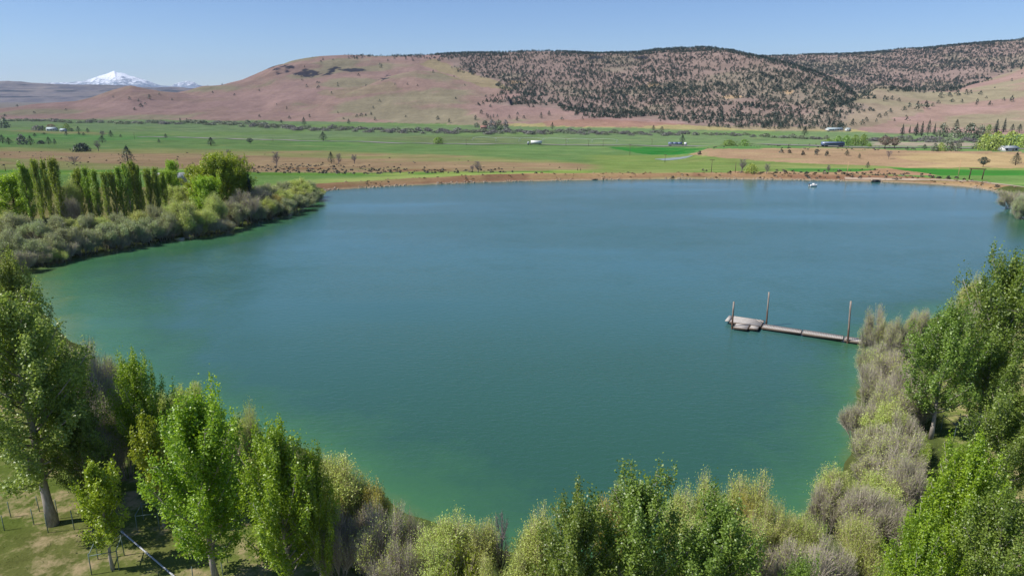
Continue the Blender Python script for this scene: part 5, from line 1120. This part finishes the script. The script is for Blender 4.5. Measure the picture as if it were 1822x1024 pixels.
for (bx, by, tx, ty, lab, r) in [(1303, 580, 1305.6, 536.5, 'shortest wooden mooring pole at the outer corner of the dock platform', .135), (1363.5, 574.5, 1368.5, 519.5, 'tall wooden mooring pole where platform meets walkway', .12), (1508.5, 605, 1514, 535.5, 'tall wooden mooring pole near the shore end of the walkway', .13)]:
    X, Y = [float(v) for v in on_level(bx, by, .4)]; X2, Z2 = [float(v) for v in at_depth(tx, ty, Y)]
    mb = MB(); zz = np.linspace(-4, Z2, 8); mb.tube(np.stack([(X2 - X) * np.clip(zz / Z2, -.5, 1) + np.random.default_rng(int(bx)).normal(0, .015, 8), 0 * zz, zz], 1), np.linspace(r, r * .8, 8), 10)
    o = link('mooring_pole', None, None, (X, Y, 0)); tag(o, lab, 'pole'); link('post', mb.mesh('post', [POLEW], True), o)
    c = MB(); th = np.linspace(0, 2 * math.pi, 13); c.tube(np.stack([np.cos(th) * r * 1.5, np.sin(th) * r * 1.5, 0 * th + .52], 1), np.full(13, .03), 5); link('pile_hoop', c.mesh('pile_hoop', [FLOATM]), o)

# ------------------------------------------------------------------ lawn things: stake frames and irrigation pipe
STAKE = plain('grey_green_stake', lin(96, 112, 104), .6, .15); PIPE = plain('pale_pipe', lin(168, 170, 174), .45, .08); SOCK = plain('pipe_coupling', lin(150, 152, 150), .5, .1)
def guard(px, pb, size, hgt, rz, lab, rails=True):
    X, Y, z = ground_at(px, pb); o = link('tree_stakes', None, None, (X, Y, z), rz); tag(o, lab, 'tree stakes', 'stake frames round the lawn trees')
    h2 = size / 2; cs = [(-h2, -h2), (h2, -h2), (h2, h2), (-h2, h2)]; rr = random.Random(int(px))
    for x, y in cs:
        mb = MB(); mb.tube([(x, y, -.2), (x + rr.uniform(-.05, .05), y + rr.uniform(-.05, .05), hgt * rr.uniform(.97, 1.05))], [.032, .028], 6); link('stake', mb.mesh('stake', [STAKE]), o)
    for i in range(4 if rails else 0):
        x0, y0 = cs[i]; x1, y1 = cs[(i + 1) % 4]; mb = MB(); mb.box(((x0 + x1) / 2, (y0 + y1) / 2, hgt * .93), (abs(x1 - x0) * .98 + .05, abs(y1 - y0) * .98 + .035, .04)); link('rail', mb.mesh('rail', [STAKE]), o)
for a in [(193, 1004, 1.5, 1.45, .3, 'square stake frame around the small yellow green tree'), (270, 932, 1.4, 1.3, .2, 'stake frame under the slim olive tree in shadow'), (376, 1020, 1.7, 1.3, .25, 'bare stakes at the foot of the broad bright maple', False), (40, 926, 1.7, 1.2, .4, 'bare stakes around the thick pale trunk', False),
          (118, 932, 1.6, 1.5, .2, 'bare stakes in deep shade right of the thick pale trunk', False), (1765, 738, 2.2, 2.2, .5, 'tall pale stake frame in the shade of the dock shore trees'), (1700, 776, 1.6, 1.7, .1, 'stake frame under the rounded cottonwood near the dock')]: guard(*a)
def build_pipe():
    x0, y0, z0 = ground_at(216, 946); x1, y1, z1 = ground_at(352, 1062)
    o = link('irrigation_pipe', None, None, (x0, y0, z0)); tag(o, 'straight pale irrigation pipe lying on the lawn beside the small staked tree', 'pipe')
    mb = MB(); s = np.linspace(0, 1, 12); P_ = np.stack([(x1 - x0) * s, (y1 - y0) * s, (z1 - z0) * s + .10], 1); P_[:, 2] = terrain(P_[:, 0] + x0, P_[:, 1] + y0) - z0 + .09; mb.tube(P_, np.full(12, .05), 10); link('tube', mb.mesh('tube', [PIPE], True), o)
    for f in (.02, .36, .70):
        c = np.array([np.interp(f, s, P_[:, k]) for k in range(3)]); d = (P_[-1] - P_[0]) / np.linalg.norm(P_[-1] - P_[0]); m = MB(); m.tube([c - d * .12, c + d * .12], [.07, .07], 10); link('coupling', m.mesh('coupling', [SOCK]), o)
build_pipe()

# ------------------------------------------------------------------ boat, shore oddments, poles, gate frame
WHITE = plain('white_paint', (.62, .62, .61), .4, .05); BLACK = plain('black_rubber', (.025, .025, .028), .6, .2); GLASS = plain('dark_glass', (.03, .04, .05), .15, .1); BLUE = plain('blue_tarp', lin(100, 114, 146), .5, .12); STEEL = plain('grey_steel', lin(150, 156, 162), .5, .1)
DKWOOD = plain('dark_brown_timber', lin(66, 44, 36), .8, .25); PALEWOOD = plain('pale_timber', lin(176, 142, 104), .8, .2); UTIL = plain('utility_pole_wood', lin(92, 76, 64), .85, .25); ROOFG = plain('pale_green_grey_roof', lin(150, 164, 166), .6, .08); ROOFB = plain('brown_roof', lin(128, 92, 80), .8, .15)
WALLW = plain('white_siding', lin(188, 188, 184), .7, .05); WALLT = plain('tan_siding', lin(160, 142, 120), .8, .1); ROAD = plain('grey_asphalt', lin(142, 138, 130, .62), .9, .12, .2); GRAVEL = plain('pale_gravel', lin(172, 152, 132, .8), .95, .2, .5); POND = plain('pond_water', lin(150, 158, 154, .7), .5, .1)
def build_boat():
    X, Y = [float(v) for v in on_level(1447, 331.5)]; o = link('boat', None, None, (X, Y, 0), .25); tag(o, 'small white boat floating alone off the far dam', 'boat')
    st = np.linspace(-1.5, 1.5, 9); mb = MB(); rows = []
    for x in st:
        f = 1 - max(0, x / 1.5) ** 2.2 * .92; wd = .72 * f; kz = .22 * max(0, x / 1.5) ** 2
        rows.append([(x, -wd, .55 + kz * .6), (x, -wd * .8, .05 + kz), (x, 0, -.12 + kz), (x, wd * .8, .05 + kz), (x, wd, .55 + kz * .6), (x, wd * .88, .55 + kz * .6), (x, wd * .66, .14 + kz), (x, -wd * .66, .14 + kz), (x, -wd * .88, .55 + kz * .6)])
    V = np.array(rows).reshape(-1, 3); m = 9; Qd = [(i * m + j, i * m + (j + 1) % m, (i + 1) * m + (j + 1) % m, (i + 1) * m + j) for i in range(8) for j in range(m)]
    mb.add(V, Qd); mb.box((-1.49, 0, .25), (.06, 1.2, .6)); link('hull', mb.mesh('hull', [WHITE]), o)
    for x in (-.6, .4): b = MB(); b.box((x, 0, .42), (.3, 1.05, .05)); link('bench', b.mesh('bench', [WHITE]), o)
    e = MB(); e.box((-1.68, 0, .75), (.34, .3, .42)); e.box((-1.66, 0, .2), (.12, .1, .8)); link('outboard_motor', e.mesh('outboard_motor', [BLACK]), o)
    c = MB(); c.box((.15, 0, .72), (.8, .9, .5)); c.box((.15, 0, 1.0), (.7, .8, .06)); link('cabin_box', c.mesh('cabin_box', [WHITE]), o)
build_boat()
def build_shore_bits():
    X, Y, z = ground_at(1557.5, 324.8); o = link('culvert_box', None, None, (X, Y, max(z, 0))); tag(o, 'dark culvert box with pale concrete wings at the waterline of the dam', 'culvert')
    m = MB(); m.box((0, 0, .35), (1.7, 1.0, .9)); m.box((0, -.3, .85), (1.9, .5, .1)); link('inlet', m.mesh('inlet', [BLACK]), o)
    for sx in (-1, 1): m = MB(); m.box((sx * 1.2, .3, .6), (.5, 1.0, .9), sx * .3); link('wing_wall', m.mesh('wing_wall', [GRAVEL]), o)
    X, Y, z = ground_at(1058, 320); m = MB(); s = np.linspace(-1, 1, 7); m.tube(np.stack([s * 1.3, .1 * np.sin(s * 3), .15 + .1 * s], 1), .22 - .09 * np.abs(s), 7); m.tube([(0, 0, .2), (.4, .2, .6)], [.07, .03], 4)
    tag(link('driftwood_log', m.mesh('driftwood_log', [B_DARK]), None, (X, Y, max(z, 0))), 'dark driftwood log at the middle of the dam waterline', 'log')
    # timber frame by the far field
    (xa, ya, za), (xb, yb, zb) = ground_at(1724, 318.5), ground_at(1747, 319.5); o = link('timber_gate_frame', None, None, (xa, ya, za)); tag(o, 'dark timber frame of two posts and a crossbeam at the green field', 'gate')
    _, zt = at_depth(1724, 300, ya); hp = float(zt) - za
    for x, y, z in ((0, 0, 0), (xb - xa, yb - ya, zb - za)): m = MB(); m.tube([(x, y, z - .4), (x + .25, y, hp)], [.2, .17], 7); link('post', m.mesh('post', [DKWOOD]), o)
    m = MB(); m.tube([(-.5, 0, hp + .05), (xb - xa + .9, yb - ya, hp - .05)], [.17, .17], 7); link('crossbeam', m.mesh('crossbeam', [DKWOOD]), o)
build_shore_bits()
for px, pt, pb, arm, mat, nm, lab in [(1007, 246.5, 260, 1, UTIL, 'utility_pole', 'dark utility pole at the road between white truck and blue truck'), (1047, 250, 260, 1, UTIL, 'utility_pole', 'utility pole at the road, next after the dark one'), (1073, 249, 261, 1, UTIL, 'utility_pole', 'thin utility pole at the road above the dark green field corner'), (1120.5, 256, 276.5, 1, UTIL, 'utility_pole', 'tall utility pole crossing the dark green field corner'),
                              (1183, 274.5, 289, 1, UTIL, 'utility_pole', 'utility pole beside the small grey pond'), (1265.5, 283, 306.5, 1, UTIL, 'utility_pole', 'tall utility pole close behind the dam'), (1308, 289, 307, 0, UTIL, 'utility_pole', 'short utility pole beside the bare tree and willow dome'), (829.5, 247.5, 258.5, 1, UTIL, 'utility_pole', 'utility pole at the road by the round green bush'),
                              (1160, 247, 258, 1, UTIL, 'utility_pole', 'utility pole just before the blue truck'), (1506.5, 288, 314, 0, PALEWOOD, 'wood_pole', 'pale brown bare pole on the dam'), (1704, 284, 318, 0, PALEWOOD, 'wood_pole', 'thin pale yellow pole before the timber frame'), (1027.5, 298.5, 303.5, 0, DKWOOD, 'fence_post', 'short dark post behind the dam, first of two'), (1033, 299, 303.5, 0, DKWOOD, 'fence_post', 'short dark post behind the dam, second of two'),
                              (239.5, 236, 247, 1, UTIL, 'utility_pole', 'thin utility pole on the far left green field'), (486, 246, 252.5, 0, DKWOOD, 'fence_post', 'grey post on the gravel strip of the far field'), (10, 296, 304, 0, DKWOOD, 'fence_post', 'dark post behind the yellow green broad tree')]:
    X, Y, z = ground_at(px, pb); _, zt = at_depth(px, pt, Y); hp = float(zt) - z; o = link(nm, None if arm else None, None, (X, Y, z)); tag(o, lab, 'pole' if 'pole' in nm else 'post')
    r = max(.14, .00022 * Y) * (.8 if nm == 'wood_pole' else 1); m = MB(); m.tube([(0, 0, -.3), (.01, 0, hp * .5), (0, 0, hp)], [r, r * .85, r * .65], 7)
    if arm:
        link('shaft', m.mesh('shaft', [mat]), o); m = MB(); m.box((0, 0, hp * .94), (2.2, .16, .18)); link('crossarm', m.mesh('crossarm', [mat]), o)
    else: o.data = m.mesh(nm, [mat]) if False else None; bpy.data.objects.remove(o); o = link(nm, m.mesh(nm, [mat]), None, (X, Y, z)); tag(o, lab, 'pole' if 'pole' in nm else 'post')

# ------------------------------------------------------------------ road, dam track, pond
def strip(name, pts, width, mat, lift, kind='structure'):
    P_ = np.array([ground_at(x, y)[:2] for x, y in pts]); s = np.linspace(0, 1, len(P_)); ss = np.linspace(0, 1, 160)
    x = smooth1(np.interp(ss, s, P_[:, 0]), 6); y = smooth1(np.interp(ss, s, P_[:, 1]), 6); d = np.stack([np.gradient(x), np.gradient(y)], 1); d /= np.linalg.norm(d, axis=1, keepdims=True); n = np.stack([-d[:, 1], d[:, 0]], 1)
    cols = []
    for k in np.linspace(-.5, .5, 5):
        q = np.stack([x, y], 1) + n * width * k; cols.append(np.concatenate([q, (terrain(q[:, 0], q[:, 1]) + lift)[:, None]], 1))
    V = np.stack(cols, 1).reshape(-1, 3); i = np.arange(159)[:, None] * 5 + np.arange(4)[None]
    tag(link(name, mesh_np(name, V, [np.stack([i, i + 5, i + 6, i + 1], -1).reshape(-1, 4)], [mat], None, True)), kind=kind)
strip('road', [(240, 243), (430, 248.2), (600, 251.8), (850, 257), (1050, 258.6), (1250, 259.8), (1470, 261.2), (1640, 263), (1860, 266)], 11, ROAD, .35)
strip('dam_track', [(1500, 317), (1600, 318.5), (1680, 320.5), (1740, 323), (1800, 330), (1850, 338)], 1.8, GRAVEL, .12)
def build_pond():
    X, Y, z = ground_at(1198, 282.5); th = np.linspace(0, 2 * math.pi, 48, endpoint=False); r = 1 + .12 * np.sin(3 * th + 1) + .06 * np.sin(5 * th)
    x = X + 11 * r * np.cos(th); y = Y + 10 * r * np.sin(th); V = np.concatenate([np.stack([x, y, terrain(x, y) + .12], 1), [[X, Y, z + .12]]]); structure('pond', mesh_np('pond', V, [[(i, (i + 1) % 48, 48) for i in range(48)]], [POND]))
build_pond()

# ------------------------------------------------------------------ vehicles and farm buildings far off
def wheels(o, xs, wy, r=.5):
    for x in xs:
        for sy in (-1, 1): m = MB(); m.tube([(x, sy * wy - .15, r), (x, sy * wy + .15, r)], [r, r], 12); link('wheel', m.mesh('wheel', [BLACK]), o)
def truck(px, pb, length, lab, cat, body, cabm, flip, kind):
    X, Y, z = ground_at(px, pb); o = link('truck' if kind != 'bus' else 'long_trailer', None, None, (X, Y, z + .35), math.pi * flip + .02); tag(o, lab, cat)
    L2 = length / 2
    if kind == 'box':
        m = MB(); m.box((.12 * length, 0, 2.55), (length * .74, 2.6, 2.9)); link('cargo_box', m.mesh('cargo_box', [body]), o)
    elif kind == 'flat':
        m = MB(); m.box((.12 * length, 0, 1.35), (length * .74, 2.5, .35)); link('flatbed', m.mesh('flatbed', [STEEL]), o)
        for i in range(3): m = MB(); m.box((-.13 * length + i * .245 * length, 0, 2.3), (length * .22, 2.4, 1.6)); m.box((-.13 * length + i * .245 * length, 0, 3.15), (length * .2, 2.1, .2)); link('cargo_load', m.mesh('cargo_load', [body]), o)
    else:
        m = MB(); m.box((0, 0, 2.0), (length, 2.6, 2.2)); m.box((0, 0, 3.2), (length * .97, 2.3, .25)); link('body', m.mesh('body', [body]), o)
        m = MB(); m.box((0, -1.31, 2.3), (length * .9, .06, .7)); link('window_band', m.mesh('window_band', [GLASS]), o)
    if kind != 'bus':
        m = MB(); x = -L2 + 1.1; V = [(x - 1.1, -1.2, .7), (x + 1.1, -1.2, .7), (x + 1.1, 1.2, .7), (x - 1.1, 1.2, .7), (x - 1.0, -1.2, 1.9), (x + 1.1, -1.2, 3.1), (x + 1.1, 1.2, 3.1), (x - 1.0, 1.2, 1.9), (x - .5, -1.15, 3.1), (x - .5, 1.15, 3.1)]
        m.add(V, [(0, 3, 2, 1), (0, 1, 5, 4), (2, 3, 7, 6), (1, 2, 6, 5), (3, 0, 4, 7), (4, 8, 9, 7), (5, 6, 9, 8)], [(4, 5, 8), (6, 7, 9)]); link('cab', m.mesh('cab', [cabm]), o)
        m = MB(); m.add([(x - 1.02, -1.0, 2.0), (x - 1.02, 1.0, 2.0), (x - .58, 1.0, 2.95), (x - .58, -1.0, 2.95)], [(0, 1, 2, 3)]); link('windscreen', m.mesh('windscreen', [GLASS]), o)
    m = MB(); m.box((0, 0, .85), (length * .9, 1.2, .25)); link('chassis', m.mesh('chassis', [BLACK]), o)
    wheels(o, [-L2 + 1.1, -L2 + 3.6, L2 - 2.6, L2 - 1.2], 1.1)
truck(951, 258.2, 14.5, 'white box truck driving on the valley road', 'truck', WHITE, STEEL, 0, 'box')
truck(1205, 259.8, 18.0, 'blue loaded truck on the valley road in front of a dark tree', 'truck', BLUE, WHITE, 1, 'flat')
truck(1481, 261.6, 16.0, 'long blue trailer parked on the road before the green hedgerow', 'trailer', BLUE, BLUE, 0, 'bus')
def house(nm, px, pb, L, D, hw, hr, rz, lab, wall, roof, cat='house'):
    X, Y, z = ground_at(px, pb); o = link(nm, None, None, (X, Y, z), rz); tag(o, lab, cat)
    m = MB(); m.box((0, 0, hw / 2 - .3), (L, D, hw + .6)); m.add([(-L / 2, -D / 2, hw), (-L / 2, D / 2, hw), (-L / 2, 0, hw + hr * .94), (L / 2, -D / 2, hw), (L / 2, D / 2, hw), (L / 2, 0, hw + hr * .94)], None, [(1, 0, 2), (3, 4, 5)]); link('wall', m.mesh('wall', [wall]), o)
    m = MB(); a, b = L / 2 + .4, D / 2 + .5; dz = hr * .5 / (D / 2)
    m.add([(-a, -b, hw - dz), (a, -b, hw - dz), (a, 0, hw + hr), (-a, 0, hw + hr), (a, b, hw - dz), (-a, b, hw - dz), (-a, -b, hw - dz + .15), (a, -b, hw - dz + .15), (a, 0, hw + hr + .15), (-a, 0, hw + hr + .15), (a, b, hw - dz + .15), (-a, b, hw - dz + .15)], [(6, 7, 8, 9), (9, 8, 10, 11), (0, 3, 2, 1), (3, 5, 4, 2), (0, 1, 7, 6), (5, 11, 10, 4), (0, 6, 9, 3), (3, 9, 11, 5), (1, 2, 8, 7), (2, 4, 10, 8)]); link('roof', m.mesh('roof', [roof]), o)
    for x in np.linspace(-L * .34, L * .34, max(2, int(L / 4))): m = MB(); m.box((x, -D / 2 - .03, hw * .55), (1.2, .08, 1.2)); link('window', m.mesh('window', [GLASS]), o)
    m = MB(); m.box((L * .12, -D / 2 - .04, hw * .38), (1.1, .08, hw * .76)); link('door', m.mesh('door', [WALLT]), o)
house('barn', 1484, 232, 22, 9, 2.2, 1.6, .1, 'long low barn with pale grey green roof at the wooded hill foot', WALLW, ROOFG, 'barn')
house('shed', 1508, 233, 6, 5, 2.8, 1.4, .2, 'tiny white shed to the right of the long barn', WALLW, ROOFG, 'shed')
house('farmhouse', 1793, 268.5, 9, 6, 2.2, .9, .05, 'white house tucked under the yellow green willows', WALLW, STEEL)
house('farmhouse', 93, 232.5, 13, 8, 3, 2, .1, 'white farmhouse below the brownish tree at the creek', WALLW, ROOFG)
house('shed', 113, 234, 7, 6, 2.6, 1.6, -.1, 'small pale shed beside the green farm tree', WALLW, ROOFG, 'shed')
house('cabin', 861, 229.5, 11, 8, 3, 2.4, .1, 'small brown roofed cabin under the grove at the hill foot', WALLT, ROOFB)
house('shed', 305, 328, 9, 6, 2.6, 1.2, .2, 'pale roofed shed between the poplar row and big bright clump', WALLT, WALLW, 'shed')
def build_pivot():
    (x0, y0, z0), (x1, y1, z1) = ground_at(842, 250), ground_at(1098, 254); o = link('irrigation_sprinkler', None, None, (x0, y0, z0)); tag(o, 'long pale wheeled irrigation sprinkler line across the far green field', 'irrigation sprinkler')
    n = 6; s = np.linspace(0, 1, n * 6 + 1); arch = np.abs(np.sin(s * n * math.pi)) * .7; P_ = np.stack([(x1 - x0) * s, (y1 - y0) * s, (z1 - z0) * s + 3.2 + arch], 1); m = MB(); m.tube(P_, np.full(len(s), .085), 6); link('pipe', m.mesh('pipe', [WHITE]), o)
    for i in range(n + 1):
        c = np.array([(x1 - x0), (y1 - y0), (z1 - z0)]) * i / n; zt = float(terrain(np.array([c[0] + x0]), np.array([c[1] + y0]))[0]) - z0; m = MB()
        for sx in (-1, 1): m.tube([(c[0] + sx * 1.3, c[1], zt + .4), (c[0], c[1], c[2] + 3.2)], [.1, .1], 5)
        m.box((c[0], c[1], zt + .5), (2.6, .15, .15)); link('wheel_tower', m.mesh('wheel_tower', [STEEL]), o)
build_pivot()
